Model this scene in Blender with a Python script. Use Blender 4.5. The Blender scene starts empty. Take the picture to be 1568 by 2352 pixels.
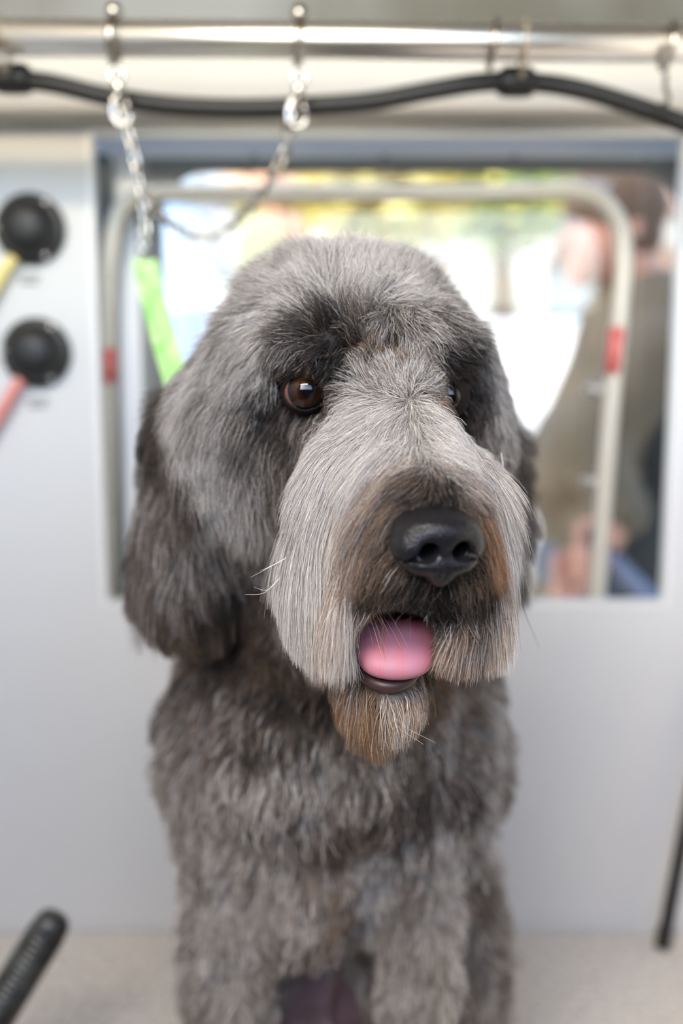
import bpy, bmesh, math, random
import numpy as np
from mathutils import Vector, Matrix
from mathutils.bvhtree import BVHTree
from mathutils.kdtree import KDTree

scene = bpy.context.scene
COL = scene.collection
rng = np.random.default_rng(7)
random.seed(7)
FUR = 1.0            # fur density multiplier

# ------------------------------------------------------------------ camera
FPX = 35.0 / 24.0 * 1568.0
CAM = np.array([0.0, 0.0, 0.669])
PITCH = math.radians(8.0)
cam_d = bpy.data.cameras.new('camera')
cam_d.sensor_fit = 'HORIZONTAL'
cam_d.sensor_width = 24.0
cam_d.lens = 35.0
cam_d.clip_start = 0.02
cam_d.clip_end = 400
cam_d.dof.use_dof = True
cam_d.dof.focus_distance = 0.515
cam_d.dof.aperture_fstop = 2.5
cam = bpy.data.objects.new('camera', cam_d)
cam.location = CAM
cam.rotation_euler = (math.pi / 2 - PITCH, 0, 0)
COL.objects.link(cam)
scene.camera = cam

# ------------------------------------------------------------------ sky, sun, exposure
scene.view_settings.view_transform = 'Standard'
scene.view_settings.look = 'None'
scene.view_settings.gamma = 1.0
scene.view_settings.use_curve_mapping = False
scene.view_settings.exposure = 0.46
world = bpy.data.worlds.new('sky')
scene.world = world
world.use_nodes = True
wn = world.node_tree
wn.nodes.clear()
w_out = wn.nodes.new('ShaderNodeOutputWorld')
w_bg = wn.nodes.new('ShaderNodeBackground')
w_sky = wn.nodes.new('ShaderNodeTexSky')
w_sky.sky_type = 'NISHITA'
w_sky.sun_disc = False
w_sky.sun_elevation = math.radians(42)
w_sky.sun_rotation = math.radians(228)
w_sky.air_density = 1.0
w_sky.dust_density = 1.7
w_sky.ozone_density = 1.0
w_bg.inputs['Strength'].default_value = 1.25
wn.links.new(w_sky.outputs[0], w_bg.inputs[0])
wn.links.new(w_bg.outputs[0], w_out.inputs[0])

sun_d = bpy.data.lights.new('sun', 'SUN')
sun_d.energy = 4.5
sun_d.angle = math.radians(0.6)
sun_d.color = (1.0, 0.86, 0.66)
sun = bpy.data.objects.new('sun', sun_d)
sun.rotation_euler = Vector((.668, .601, -.438)).to_track_quat('-Z', 'Y').to_euler()
sun.location = (-3, -2, 6)
COL.objects.link(sun)
scene.cycles.use_denoising = True
scene.cycles.max_bounces = 5
scene.cycles.diffuse_bounces = 3
scene.cycles.glossy_bounces = 3
scene.cycles.use_light_tree = False
scene.cycles.caustics_reflective = False
scene.cycles.caustics_refractive = False
scene.cycles.adaptive_threshold = 0.02
scene.cycles.transparent_max_bounces = 12
scene.cycles.sample_clamp_indirect = 8

# ------------------------------------------------------------------ helpers
R_ = np.array([1.0, 0, 0])
F_ = np.array([0, math.cos(PITCH), -math.sin(PITCH)])
U_ = np.array([0, math.sin(PITCH), math.cos(PITCH)])


def ray(px, py):
    return F_ + R_ * ((px - 784.0) / FPX) + U_ * ((1176.0 - py) / FPX)


def W(px, py, Y):
    """point of the place at distance Y in front of the photographer that is seen at (px, py)"""
    d = ray(px, py)
    return CAM + d * (Y / d[1])


def srgb(r, g, b):
    def f(c):
        c /= 255.0
        return c / 12.92 if c <= 0.04045 else ((c + 0.055) / 1.055) ** 2.4
    return (f(r), f(g), f(b), 1.0)


MATS = {}


def mat(name, color, rough=0.5, metal=0.0, spec=0.5, bump=0.0, bscale=200.0, mottle=None, mscale=8.0, coat=0.0,
        emit=None, estr=0.0, sss=0.0):
    if name in MATS:
        return MATS[name]
    m = bpy.data.materials.new(name)
    m.use_nodes = True
    nt = m.node_tree
    b = nt.nodes['Principled BSDF']
    b.inputs['Base Color'].default_value = color
    b.inputs['Roughness'].default_value = rough
    b.inputs['Metallic'].default_value = metal
    b.inputs['Specular IOR Level'].default_value = spec
    b.inputs['Coat Weight'].default_value = coat
    b.inputs['Coat Roughness'].default_value = 0.05
    if sss:
        b.inputs['Subsurface Weight'].default_value = sss
        b.inputs['Subsurface Radius'].default_value = (0.006, 0.003, 0.002)
    if emit is not None:
        b.inputs['Emission Color'].default_value = emit
        b.inputs['Emission Strength'].default_value = estr
    tc = nt.nodes.new('ShaderNodeTexCoord')
    if bump:
        n = nt.nodes.new('ShaderNodeTexNoise')
        n.inputs['Scale'].default_value = bscale
        n.inputs['Detail'].default_value = 3
        bp = nt.nodes.new('ShaderNodeBump')
        bp.inputs['Strength'].default_value = bump
        bp.inputs['Distance'].default_value = 0.002
        nt.links.new(tc.outputs['Object'], n.inputs['Vector'])
        nt.links.new(n.outputs['Fac'], bp.inputs['Height'])
        nt.links.new(bp.outputs['Normal'], b.inputs['Normal'])
    if mottle is not None:
        n = nt.nodes.new('ShaderNodeTexNoise')
        n.inputs['Scale'].default_value = mscale
        n.inputs['Detail'].default_value = 4
        r = nt.nodes.new('ShaderNodeValToRGB')
        r.color_ramp.elements[0].position = 0.36
        r.color_ramp.elements[1].position = 0.64
        r.color_ramp.elements[0].color = color
        r.color_ramp.elements[1].color = mottle
        nt.links.new(tc.outputs['Object'], n.inputs['Vector'])
        nt.links.new(n.outputs['Fac'], r.inputs['Fac'])
        nt.links.new(r.outputs['Color'], b.inputs['Base Color'])
    MATS[name] = m
    return m


def obj(name, me, m=None, parent=None, smooth=False):
    if isinstance(me, bmesh.types.BMesh):
        bm = me
        me = bpy.data.meshes.new(name)
        bm.to_mesh(me)
        bm.free()
    if m is not None and len(me.materials) == 0:
        me.materials.append(m)
    if smooth:
        for p in me.polygons:
            p.use_smooth = True
    o = bpy.data.objects.new(name, me)
    COL.objects.link(o)
    if parent is not None:
        o.parent = parent
        o.matrix_parent_inverse = parent.matrix_basis.inverted()
    return o


def empty(name, loc=(0, 0, 0)):
    o = bpy.data.objects.new(name, None)
    o.location = loc
    o.empty_display_size = 0.02
    COL.objects.link(o)
    return o


def tag(o, label=None, cat=None, group=None, kind=None):
    if label:
        o['label'] = label
    if cat:
        o['category'] = cat
    if group:
        o['group'] = group
    if kind:
        o['kind'] = kind
    return o


def box(bm, x0, x1, y0, y1, z0, z1, bev=0.0):
    r = bmesh.ops.create_cube(bm, size=1.0)
    vs = r['verts']
    for v in vs:
        v.co = Vector((x0 + (v.co.x + .5) * (x1 - x0), y0 + (v.co.y + .5) * (y1 - y0), z0 + (v.co.z + .5) * (z1 - z0)))
    if bev:
        es = list({e for v in vs for e in v.link_edges})
        bmesh.ops.bevel(bm, geom=es, offset=bev, segments=2, affect='EDGES', profile=0.5)
    return bm


def newbox(*a, **k):
    return box(bmesh.new(), *a, **k)


def frames(pts, closed=False):
    pts = [Vector(p) for p in pts]
    n = len(pts)
    out = []
    up = None
    for i in range(n):
        a = pts[(i - 1) % n] if (closed or i > 0) else pts[i]
        b = pts[(i + 1) % n] if (closed or i < n - 1) else pts[i]
        t = (b - a).normalized()
        if up is None:
            up = Vector((0, 0, 1)) if abs(t.z) < .9 else Vector((1, 0, 0))
        s = t.cross(up)
        if s.length < 1e-6:
            s = t.orthogonal()
        s.normalize()
        up = s.cross(t).normalized()
        out.append((pts[i], t, s, up))
    return out


def tube(bm, pts, rad, seg=12, closed=False, cap=True, flat=None):
    """round tube through pts; rad number or list; flat=(a,b) makes a strap section"""
    fr = frames(pts, closed)
    n = len(fr)
    rings = []
    for i, (p, t, s, u) in enumerate(fr):
        r = rad[i] if isinstance(rad, (list, tuple)) else rad
        ring = []
        for k in range(seg):
            a = 2 * math.pi * k / seg
            ca, sa = math.cos(a), math.sin(a)
            if flat:
                o = s * (flat[0] * ca) + u * (flat[1] * sa)
            else:
                o = (s * ca + u * sa) * r
            ring.append(bm.verts.new(p + o))
        rings.append(ring)
    m = n if closed else n - 1
    for i in range(m):
        A, B = rings[i], rings[(i + 1) % n]
        for k in range(seg):
            bm.faces.new((A[k], A[(k + 1) % seg], B[(k + 1) % seg], B[k]))
    if cap and not closed:
        bm.faces.new(rings[0][::-1])
        bm.faces.new(rings[-1])
    bmesh.ops.recalc_face_normals(bm, faces=bm.faces[:])
    return bm


def spline(ctrl, n=60):
    """Catmull-Rom through control points"""
    P = [np.array(p, float) for p in ctrl]
    P = [2 * P[0] - P[1]] + P + [2 * P[-1] - P[-2]]
    out = []
    segs = len(P) - 3
    for i in range(n):
        u = i / (n - 1) * segs
        k = min(int(u), segs - 1)
        t = u - k
        a, b, c, d = P[k:k + 4]
        out.append(tuple(0.5 * ((2 * b) + (-a + c) * t + (2 * a - 5 * b + 4 * c - d) * t * t + (-a + 3 * b - 3 * c + d) * t ** 3)))
    return out


def lathe(bm, prof, seg=32, M=None):
    """prof: list of (radius, height) along local +Z"""
    rings = []
    for r, h in prof:
        if r < 1e-6:
            rings.append([bm.verts.new((0, 0, h))])
        else:
            rings.append([bm.verts.new((r * math.cos(2 * math.pi * k / seg), r * math.sin(2 * math.pi * k / seg), h)) for k in range(seg)])
    for A, B in zip(rings, rings[1:]):
        for k in range(seg):
            if len(A) == 1 and len(B) == 1:
                continue
            if len(A) == 1:
                bm.faces.new((A[0], B[k], B[(k + 1) % seg]))
            elif len(B) == 1:
                bm.faces.new((A[k], B[0], A[(k + 1) % seg]))
            else:
                bm.faces.new((A[k], B[k], B[(k + 1) % seg], A[(k + 1) % seg]))
    bmesh.ops.recalc_face_normals(bm, faces=bm.faces[:])
    if M is not None:
        bmesh.ops.transform(bm, matrix=M, verts=bm.verts[:])
    return bm


# ------------------------------------------------------------------ implicit bodies (one continuous skin)
class Field:
    def __init__(self, lo, hi, h):
        self.lo = np.array(lo, float)
        self.h = h
        self.n = np.ceil((np.array(hi) - self.lo) / h).astype(int) + 1
        self.v = np.full(self.n, 0.08, np.float32)

    def _sub(self, bmin, bmax):
        i0 = np.clip(np.floor((bmin - self.lo) / self.h).astype(int), 0, self.n - 1)
        i1 = np.clip(np.ceil((bmax - self.lo) / self.h).astype(int) + 1, 1, self.n)
        sl = tuple(slice(a, b) for a, b in zip(i0, i1))
        ax = [self.lo[k] + self.h * np.arange(i0[k], i1[k]) for k in range(3)]
        X = np.stack(np.meshgrid(*ax, indexing='ij'), -1).astype(np.float32)
        return sl, X

    def _mix(self, sl, d, k, mode):
        a = self.v[sl]
        if mode == 'sub':
            d = -d
            if k > 0:
                hh = np.clip(0.5 - 0.5 * (d - a) / k, 0, 1)
                self.v[sl] = d * (1 - hh) + a * hh + k * hh * (1 - hh)
                m = np.maximum(a, d)
                self.v[sl] = np.maximum(self.v[sl], m)
            else:
                self.v[sl] = np.maximum(a, d)
        else:
            if k > 0:
                hh = np.clip(0.5 + 0.5 * (d - a) / k, 0, 1)
                self.v[sl] = d * (1 - hh) + a * hh - k * hh * (1 - hh)
            else:
                self.v[sl] = np.minimum(a, d)

    def ell(self, c, r, k=0.02, mode='add', M=None):
        """ellipsoid, M: 3x3 whose columns are its axes"""
        c = np.array(c, float)
        r = np.array(r, float)
        mar = max(r) + 0.05
        sl, X = self._sub(c - mar, c + mar)
        q = X - c.astype(np.float32)
        if M is not None:
            q = q @ np.array(M, np.float32)
        k0 = np.linalg.norm(q / r.astype(np.float32), axis=-1)
        k1 = np.linalg.norm(q / (r * r).astype(np.float32), axis=-1)
        d = k0 * (k0 - 1) / np.maximum(k1, 1e-6)
        d = np.where(k0 < 1e-3, -min(r), d)
        self._mix(sl, d, k, mode)

    def cone(self, a, b, ra, rb, k=0.02, mode='add'):
        a = np.array(a, float)
        b = np.array(b, float)
        mar = max(ra, rb) + 0.05
        sl, X = self._sub(np.minimum(a, b) - mar, np.maximum(a, b) + mar)
        ba = (b - a).astype(np.float32)
        t = np.clip(((X - a.astype(np.float32)) @ ba) / max(float(ba @ ba), 1e-9), 0, 1)
        d = np.linalg.norm(X - a.astype(np.float32) - t[..., None] * ba, axis=-1) - (ra + (rb - ra) * t)
        self._mix(sl, d, k, mode)

    def sample(self, P):
        g = np.clip((P - self.lo) / self.h, 0, self.n - 1.001)
        i = g.astype(int)
        f = (g - i)
        v = self.v
        out = 0
        for dx in (0, 1):
            for dy in (0, 1):
                for dz in (0, 1):
                    w = (f[:, 0] if dx else 1 - f[:, 0]) * (f[:, 1] if dy else 1 - f[:, 1]) * (f[:, 2] if dz else 1 - f[:, 2])
                    out = out + w * v[i[:, 0] + dx, i[:, 1] + dy, i[:, 2] + dz]
        return out

    def grad(self, P):
        e = self.h
        g = np.stack([self.sample(P + np.eye(3)[k] * e) - self.sample(P - np.eye(3)[k] * e) for k in range(3)], -1)
        return g / np.maximum(np.linalg.norm(g, axis=1, keepdims=True), 1e-9)

    def mesh(self, name):
        v = self.v
        s = v < 0
        c = [s[i:s.shape[0] - 1 + i, j:s.shape[1] - 1 + j, k:s.shape[2] - 1 + k] for i in (0, 1) for j in (0, 1) for k in (0, 1)]
        cnt = sum(x.astype(np.int8) for x in c)
        act = np.argwhere((cnt > 0) & (cnt < 8))
        idx = np.full(np.array(v.shape) - 1, -1, np.int64)
        idx[act[:, 0], act[:, 1], act[:, 2]] = np.arange(len(act))
        corners = [(i, j, k) for i in (0, 1) for j in (0, 1) for k in (0, 1)]
        acc = np.zeros((len(act), 3))
        num = np.zeros(len(act))
        for a in range(8):
            for b in range(a + 1, 8):
                ca, cb = np.array(corners[a]), np.array(corners[b])
                if np.abs(ca - cb).sum() != 1:
                    continue
                va = v[tuple((act + ca).T)]
                vb = v[tuple((act + cb).T)]
                m = (va < 0) != (vb < 0)
                t = np.where(m, va / np.where(m, va - vb, 1), 0)
                acc += np.where(m[:, None], ca + (cb - ca) * t[:, None], 0)
                num += m
        P = self.lo + self.h * (act + acc / num[:, None])
        quads = []
        for ax in range(3):
            o1, o2 = [(1, 2), (2, 0), (0, 1)][ax]
            sa = np.take(s, range(s.shape[ax] - 1), ax)
            sb = np.take(s, range(1, s.shape[ax]), ax)
            e = np.argwhere(sa != sb)
            e = e[(e[:, o1] > 0) & (e[:, o2] > 0) & (e[:, o1] < s.shape[o1] - 1) & (e[:, o2] < s.shape[o2] - 1)]
            d1 = np.zeros(3, int)
            d1[o1] = 1
            d2 = np.zeros(3, int)
            d2[o2] = 1
            q = np.stack([idx[tuple((e - d).T)] for d in (d1 * 0, d1, d1 + d2, d2)], 1)
            flip = sa[tuple(e.T)]
            q[~flip] = q[~flip][:, ::-1]
            quads.append(q)
        Q = np.concatenate(quads)
        Q = Q[(Q >= 0).all(1)]
        me = bpy.data.meshes.new(name)
        me.from_pydata(P.tolist(), [], Q.tolist())
        me.validate()
        for p in me.polygons:
            p.use_smooth = True
        me.update()
        return me


def axes(yaw, pitch, roll=0.0):
    """columns: right, forward (towards the camera), up of a head turned yaw to the picture's right and nose down by pitch"""
    M = Matrix.Rotation(yaw, 3, 'Z') @ Matrix.Rotation(pitch, 3, 'X') @ Matrix.Rotation(roll, 3, 'Y')
    return np.array(M) @ np.diag([1, -1, 1])


# ================================================================== the setting
WY = 1.12
GZ = -0.65
M_wall = mat('white_wall_panel', (0.65, 0.65, 0.64, 1), 0.6, bump=0.05, bscale=60)
M_cove = mat('cream_cove_panel', (0.60, 0.575, 0.525, 1), 0.5, bump=0.05, bscale=60)
M_dark = mat('grey_headliner_vinyl', srgb(92, 92, 84), 0.6, mottle=srgb(140, 143, 146), mscale=2.6)
M_grey = mat('grey_painted_body_metal', srgb(232, 232, 232), 0.4, spec=0.4)
M_trim = mat('white_edge_trim', (0.78, 0.78, 0.76, 1), 0.4)
M_rubber = mat('dark_rubber_gasket', srgb(104, 106, 104), 0.6)
M_chrome = mat('polished_steel', (0.88, 0.85, 0.80, 1), 0.3, metal=1.0)
M_steel = mat('bright_chain_steel', (0.48, 0.45, 0.41, 1), 0.09, metal=1.0)
M_black = mat('black_rubber', srgb(30, 29, 27), 0.45, spec=0.4, bump=0.1, bscale=300)
M_table = mat('speckled_table_mat', srgb(226, 217, 204), 0.75, mottle=srgb(190, 184, 177), mscale=130, bump=0.35, bscale=400)

HX0, HX1, HZ0, HZ1 = -0.270, 0.371, 0.407, 0.922
XL, XR = -1.0, 1.15
ZC = 1.76


def wall_with_hole(bm, x0, x1, z0, z1, hx0, hx1, hz0, hz1, y0, y1, rad=0.0, seg=8):
    """a slab y0..y1 with a (rounded) rectangular opening"""
    def loop(r):
        pts = []
        for cx, cz, a0 in ((hx1 - r, hz1 - r, 0), (hx0 + r, hz1 - r, 90), (hx0 + r, hz0 + r, 180), (hx1 - r, hz0 + r, 270)):
            for k in range(seg + 1):
                a = math.radians(a0 + 90 * k / seg)
                pts.append((cx + r * math.cos(a), cz + r * math.sin(a)))
        return pts
    inner = loop(max(rad, 1e-4))
    cx, cz = (hx0 + hx1) / 2, (hz0 + hz1) / 2
    outer = []
    q = len(inner) // 4
    oc = [(x1, z1), (x0, z1), (x0, z0), (x1, z0)]
    for i, (x, z) in enumerate(inner):
        outer.append(oc[i // q])
    for y in (y0, y1):
        pass
    n = len(inner)
    vi = [[bm.verts.new((x, y, z)) for x, z in inner] for y in (y0, y1)]
    vo = [[bm.verts.new((x, y, z)) for x, z in oc] for y in (y0, y1)]
    for s in (0, 1):
        for i in range(n):
            j = (i + 1) % n
            a, b = i // q, j // q
            if a == b:
                bm.faces.new((vi[s][i], vi[s][j], vo[s][a]))
            else:
                bm.faces.new((vi[s][i], vi[s][j], vo[s][b], vo[s][a]))
    for i in range(n):
        j = (i + 1) % n
        bm.faces.new((vi[0][i], vi[0][j], vi[1][j], vi[1][i]))
    for a in range(4):
        b = (a + 1) % 4
        bm.faces.new((vo[0][a], vo[0][b], vo[1][b], vo[1][a]))
    bmesh.ops.remove_doubles(bm, verts=bm.verts[:], dist=1e-5)
    bmesh.ops.recalc_face_normals(bm, faces=bm.faces[:])
    return bm


def struct(name, bm, m, label=None, parent=None):
    o = obj(name, bm, m, parent)
    if parent is None:
        o['kind'] = 'structure'
        if label:
            o['label'] = label
    return o


wall_back = struct('wall_back', wall_with_hole(bmesh.new(), XL, XR, GZ + .1, 0.936, HX0, HX1, HZ0, HZ1, WY, WY + .016),
                   M_wall, 'white wall panel of the grooming trailer around the window')
struct('trim_1', newbox(XL, XR, 1.08, WY + .03, 0.936, 1.004, bev=.006), M_cove, 'cream ledge running above the window')
struct('trim_2', newbox(XL, XR, WY, WY + .03, 1.0045, ZC), M_dark, 'dark grey padded panel above the cream ledge')
struct('ceiling', newbox(XL, XR, -0.35, WY + .03, ZC, ZC + .04), mat('grey_ceiling_panel', (0.16, 0.16, 0.155, 1), 0.6), 'grey ceiling of the grooming trailer')
struct('wall_left', newbox(XL - .03, XL, -0.35, WY + .03, GZ + .1, ZC), M_wall, 'white left side wall of the trailer')
struct('wall_right', newbox(XR, XR + .03, -0.35, WY + .03, GZ + .1, ZC), M_wall, 'white right side wall of the trailer')
struct('wall_front', wall_with_hole(bmesh.new(), XL, XR, GZ + .1, ZC, -0.72, 0.72, 0.84, 1.44, -0.38, -0.35), mat('charcoal_front_panel', srgb(70, 72, 74), .6), 'front wall of the trailer with the open hatch behind the photographer')
struct('floor', newbox(XL, XR, -0.35, WY + .03, GZ + .06, GZ + .10), mat('grey_floor_vinyl', srgb(120, 118, 114), 0.6, mottle=srgb(100, 99, 97), mscale=40), 'grey floor of the trailer')
# window: thin trim round the cut-out, the grey body opening behind it and the pane
win = struct('window_1', wall_with_hole(bmesh.new(), XL + .02, XR - .02, GZ + .12, 0.995, -0.215, 0.402, 0.32, 0.905, WY + .075, WY + .085, rad=0.055),
             M_grey, 'grey metal body opening with rounded corners behind the wall cut-out')
bm = wall_with_hole(bmesh.new(), HX0 - .006, HX1 + .006, HZ0 - .006, HZ1 + .006, HX0 + .0005, HX1 - .0005, HZ0 + .0005, HZ1 - .0005, WY - .002, WY + .018)
struct('window_frame', bm, M_trim, parent=win)
bm = wall_with_hole(bmesh.new(), -0.223, 0.41, 0.312, 0.913, -0.210, 0.397, 0.325, 0.900, WY + .071, WY + .089, rad=0.053)
struct('gasket', bm, M_rubber, parent=win)
# the folded sheet-metal channel seen at the left inside the cut-out
for i, (x0, x1, y1, c) in enumerate(((-0.285, -0.262, .05, (96, 102, 100)), (-0.236, -0.224, .066, (128, 128, 124)))):
    struct('channel', newbox(x0, x1, WY + y1, WY + .0745, 0.33, 0.914, bev=.003), mat('channel_grey_%d' % i, srgb(*c), 0.45), parent=win)
gl = bpy.data.materials.new('window_glass')
gl.use_nodes = True
nt = gl.node_tree
nt.nodes.clear()
go = nt.nodes.new('ShaderNodeOutputMaterial')
gm = nt.nodes.new('ShaderNodeMixShader')
gt = nt.nodes.new('ShaderNodeBsdfTransparent')
gg = nt.nodes.new('ShaderNodeBsdfGlossy')
gg.inputs['Roughness'].default_value = 0.02
gf = nt.nodes.new('ShaderNodeFresnel')
gf.inputs['IOR'].default_value = 1.45
gt.inputs['Color'].default_value = (0.68, 0.69, 0.68, 1)   # tinted glass
nt.links.new(gf.outputs[0], gm.inputs[0])
nt.links.new(gt.outputs[0], gm.inputs[1])
nt.links.new(gg.outputs[0], gm.inputs[2])
nt.links.new(gm.outputs[0], go.inputs[0])
struct('pane', newbox(-0.212, 0.399, WY + .0795, WY + .0825, 0.322, 0.903), gl, parent=win)
for i in range(5):
    s = lathe(bmesh.new(), [(.0045, 0), (.0045, .0015), (.003, .003), (0, .0035)], 12)
    bmesh.ops.transform(s, matrix=Matrix.Translation((HX0 + .02 + i * .15, WY + .0745, 0.913)) @ Matrix.Rotation(math.pi / 2, 4, 'X'), verts=s.verts[:])
    struct('screw', s, M_steel, parent=win)

struct('ground', newbox(-30, 40, -30, 45, GZ - .2, GZ), mat('sunlit_tan_paving', srgb(214, 196, 170), 0.9, mottle=srgb(200, 180, 154), mscale=1.2), 'pale tan paved ground outside the trailer')

# ------------------------------------------------------------------ grooming table
table = empty('grooming_table', (0.05, 0.55, -0.03))
tag(table, 'grooming table with speckled beige non-slip mat the dog sits on', 'table')
obj('table_top', newbox(-0.78, 0.86, 0.18, WY - .003, -0.030, -0.004, bev=.004), mat('table_edge_grey', srgb(170, 170, 168), 0.5), table)
obj('non_slip_mat', newbox(-0.775, 0.855, 0.185, WY - .004, -0.004, 0.0), M_table, table)
for x in (-0.70, 0.78):
    for y in (0.25, 1.03):
        obj('leg', newbox(x - .02, x + .02, y - .02, y + .02, GZ + .10, -0.030, bev=.003), M_chrome, table)

# ------------------------------------------------------------------ rod, rings, hose, chains
ROD_Y = 0.93
ra, rb = W(0, 85, ROD_Y), W(1568, 101, ROD_Y)
dv = rb - ra
rod_a, rod_b = ra - dv * 0.62, rb + dv * 0.72
rod = empty('steel_rod', tuple((rod_a + rod_b) / 2))
tag(rod, 'long polished steel rod running across the top above the window', 'rod')
obj('bar', tube(bmesh.new(), [rod_a, rod_b], 0.0155, 32), M_chrome, rod, smooth=True)
for t in (0.03, 0.97):
    p = rod_a + (rod_b - rod_a) * t
    bm = tube(bmesh.new(), [p, (p[0], 1.079, p[2])], .009, 16)
    obj('bracket', bm, M_chrome, rod, smooth=True)


def rod_at(px):
    t = (px - 0) / 1568.0
    return ra + dv * t


RINGS = [(263, 'steel ring on the rod carrying the chain above the green strap'),
         (687, 'steel ring on the rod carrying the chain over the dog\'s head'),
         (1130, 'small steel ring on the rod next to the hose clip'),
         (1532, 'steel ring with a dangling hook at the right end of the rod')]
ring_bottom = {}
for px, lab in RINGS:
    c = rod_at(px)
    e = empty('rod_ring', tuple(c))
    tag(e, lab, 'ring', 'steel rings on the rod')
    bm = bmesh.new()
    big = px < 800
    pts = [(c[0] + .002 * math.sin(a), c[1] + .0195 * math.cos(a), c[2] + .0195 * math.sin(a) - .0015) for a in [2 * math.pi * k / 28 for k in range(28)]]
    tube(bm, pts, .0036 if big else .0026, 10, closed=True)
    obj('band', bm, M_steel, e, smooth=True)
    bm = lathe(bmesh.new(), [(0, -.008), (.005, -.007), (.0075, -.003), (.0075, .002), (.005, .006), (0, .0075)], 16)
    bmesh.ops.transform(bm, matrix=Matrix.Translation((c[0], c[1], c[2] + .0225)), verts=bm.verts[:])
    if big:
        obj('stud', bm, M_steel, e, smooth=True)
    else:
        bm.free()
    ring_bottom[px] = np.array([c[0], c[1], c[2] - .0245])
    if px == 1532:
        p = ring_bottom[px]
        pts = spline([p, p + [0, 0, -.012], p + [.003, 0, -.02], p + [.001, 0, -.028], p + [-.004, 0, -.026]], 24)
        obj('hook', tube(bmesh.new(), pts, .0022, 10), mat('dark_hook_steel', srgb(80, 74, 66), 0.35, metal=.9), e, smooth=True)

HOSE_Y = 0.962
hp = [(-1300, 330), (-800, 170), (-400, 235), (-160, 192), (-30, 176), (30, 182), (120, 192), (250, 222), (400, 243), (560, 249), (700, 244), (850, 233), (1000, 206), (1100, 190), (1185, 187), (1300, 199), (1420, 231), (1568, 283), (1680, 335), (1800, 420), (2100, 480), (2500, 420), (3000, 300)]
hose = empty('black_hose', tuple(W(784, 235, HOSE_Y)))
tag(hose, 'black rubber hose sagging along under the steel rod', 'hose')
hpts = spline([W(x, y, HOSE_Y) for x, y in hp], 220)
obj('tube', tube(bmesh.new(), hpts, 0.0088, 16), M_black, hose, smooth=True)
for px, py in ((30, 181), (1185, 188)):
    c = W(px, py, HOSE_Y)
    bm = bmesh.new()
    tube(bm, spline([c + [-.017, 0, .001], c + [-.008, 0, 0], c + [.008, 0, 0], c + [.017, 0, .001]], 10), [.0095, .0125, .0135, .0138, .0138, .0138, .0138, .0135, .0125, .0095], 16)
    obj('clip', bm, M_black, hose, smooth=True)
    r = rod_at(px)
    loop = [(c[0] + .001, r[1] + .0185 * math.cos(a) + .004, r[2] + .0205 * math.sin(a) - .005) for a in [2 * math.pi * k / 24 for k in range(24)]]
    obj('strap', tube(bmesh.new(), loop, .002, 8, closed=True, flat=(.0045, .0012)), mat('clear_strap', srgb(176, 160, 140), 0.4), hose, smooth=True)

# chains: one shared link mesh
lk = bmesh.new()
LL, LWd, LR = 0.0135, 0.0072, 0.0019
pts = []
for k in range(24):
    a = 2 * math.pi * k / 24
    pts.append((LWd / 2 * math.cos(a), 0, (LL / 2 - LWd / 2) * (1 if math.sin(a) >= 0 else -1) + LWd / 2 * math.sin(a)))
tube(lk, pts, LR, 8, closed=True)
link_me = bpy.data.meshes.new('link')
lk.to_mesh(link_me)
lk.free()
link_me.materials.append(M_steel)
for p in link_me.polygons:
    p.use_smooth = True


def chain(name, ctrl, label, group=None):
    P = np.array(spline(ctrl, 400))
    s = np.concatenate([[0], np.cumsum(np.linalg.norm(np.diff(P, axis=0), axis=1))])
    e = empty(name, tuple(P[0]))
    tag(e, label, 'chain', group)
    pitch = LL - 2 * LR + .0006
    n = int(s[-1] / pitch)
    for i in range(n):
        a = np.array([np.interp(i * pitch, s, P[:, k]) for k in range(3)])
        b = np.array([np.interp((i + 1) * pitch, s, P[:, k]) for k in range(3)])
        t = Vector(b - a).normalized()
        q = t.to_track_quat('Z', 'Y').to_matrix().to_4x4()
        o = bpy.data.objects.new('link', link_me)
        COL.objects.link(o)
        o.parent = e
        o.matrix_parent_inverse = e.matrix_basis.inverted()
        o.matrix_basis = Matrix.Translation(Vector((a + b) / 2)) @ q @ Matrix.Rotation(math.radians(25 + 90 * (i % 2) + 14 * math.sin(i * 2.1)), 4, 'Z')
    return e


def snap_hook(e, p, s=1.0, tilt=0.0):
    """swivel eye, body and gate of a snap hook hanging at p"""
    M = Matrix.Translation(Vector(p)) @ Matrix.Rotation(tilt, 4, 'Y') @ Matrix.Scale(s, 4)
    bm = tube(bmesh.new(), [(.006 * math.cos(a), 0, -.006 + .006 * math.sin(a)) for a in [2 * math.pi * k / 20 for k in range(20)]], .002, 8, closed=True)
    bmesh.ops.transform(bm, matrix=M, verts=bm.verts[:])
    obj('swivel_eye', bm, M_steel, e, smooth=True)
    bm = lathe(bmesh.new(), [(0, -.022), (.0045, -.021), (.0055, -.017), (.0042, -.013), (.0042, -.0115), (0, -.011)], 14)
    bmesh.ops.transform(bm, matrix=M, verts=bm.verts[:])
    obj('swivel_body', bm, M_steel, e, smooth=True)
    bm = tube(bmesh.new(), spline([(0, 0, -.021), (-.006, 0, -.027), (-.0085, 0, -.037), (-.004, 0, -.046), (.004, 0, -.046), (.0075, 0, -.039)], 24), .0026, 10)
    bmesh.ops.transform(bm, matrix=M, verts=bm.verts[:])
    obj('hook', bm, M_steel, e, smooth=True)
    bm = tube(bmesh.new(), [(.003, 0, -.022), (.0078, 0, -.040)], .0018, 8)
    bmesh.ops.transform(bm, matrix=M, verts=bm.verts[:])
    obj('gate', bm, M_steel, e, smooth=True)
    return M @ Vector((0, 0, -.044))


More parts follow.
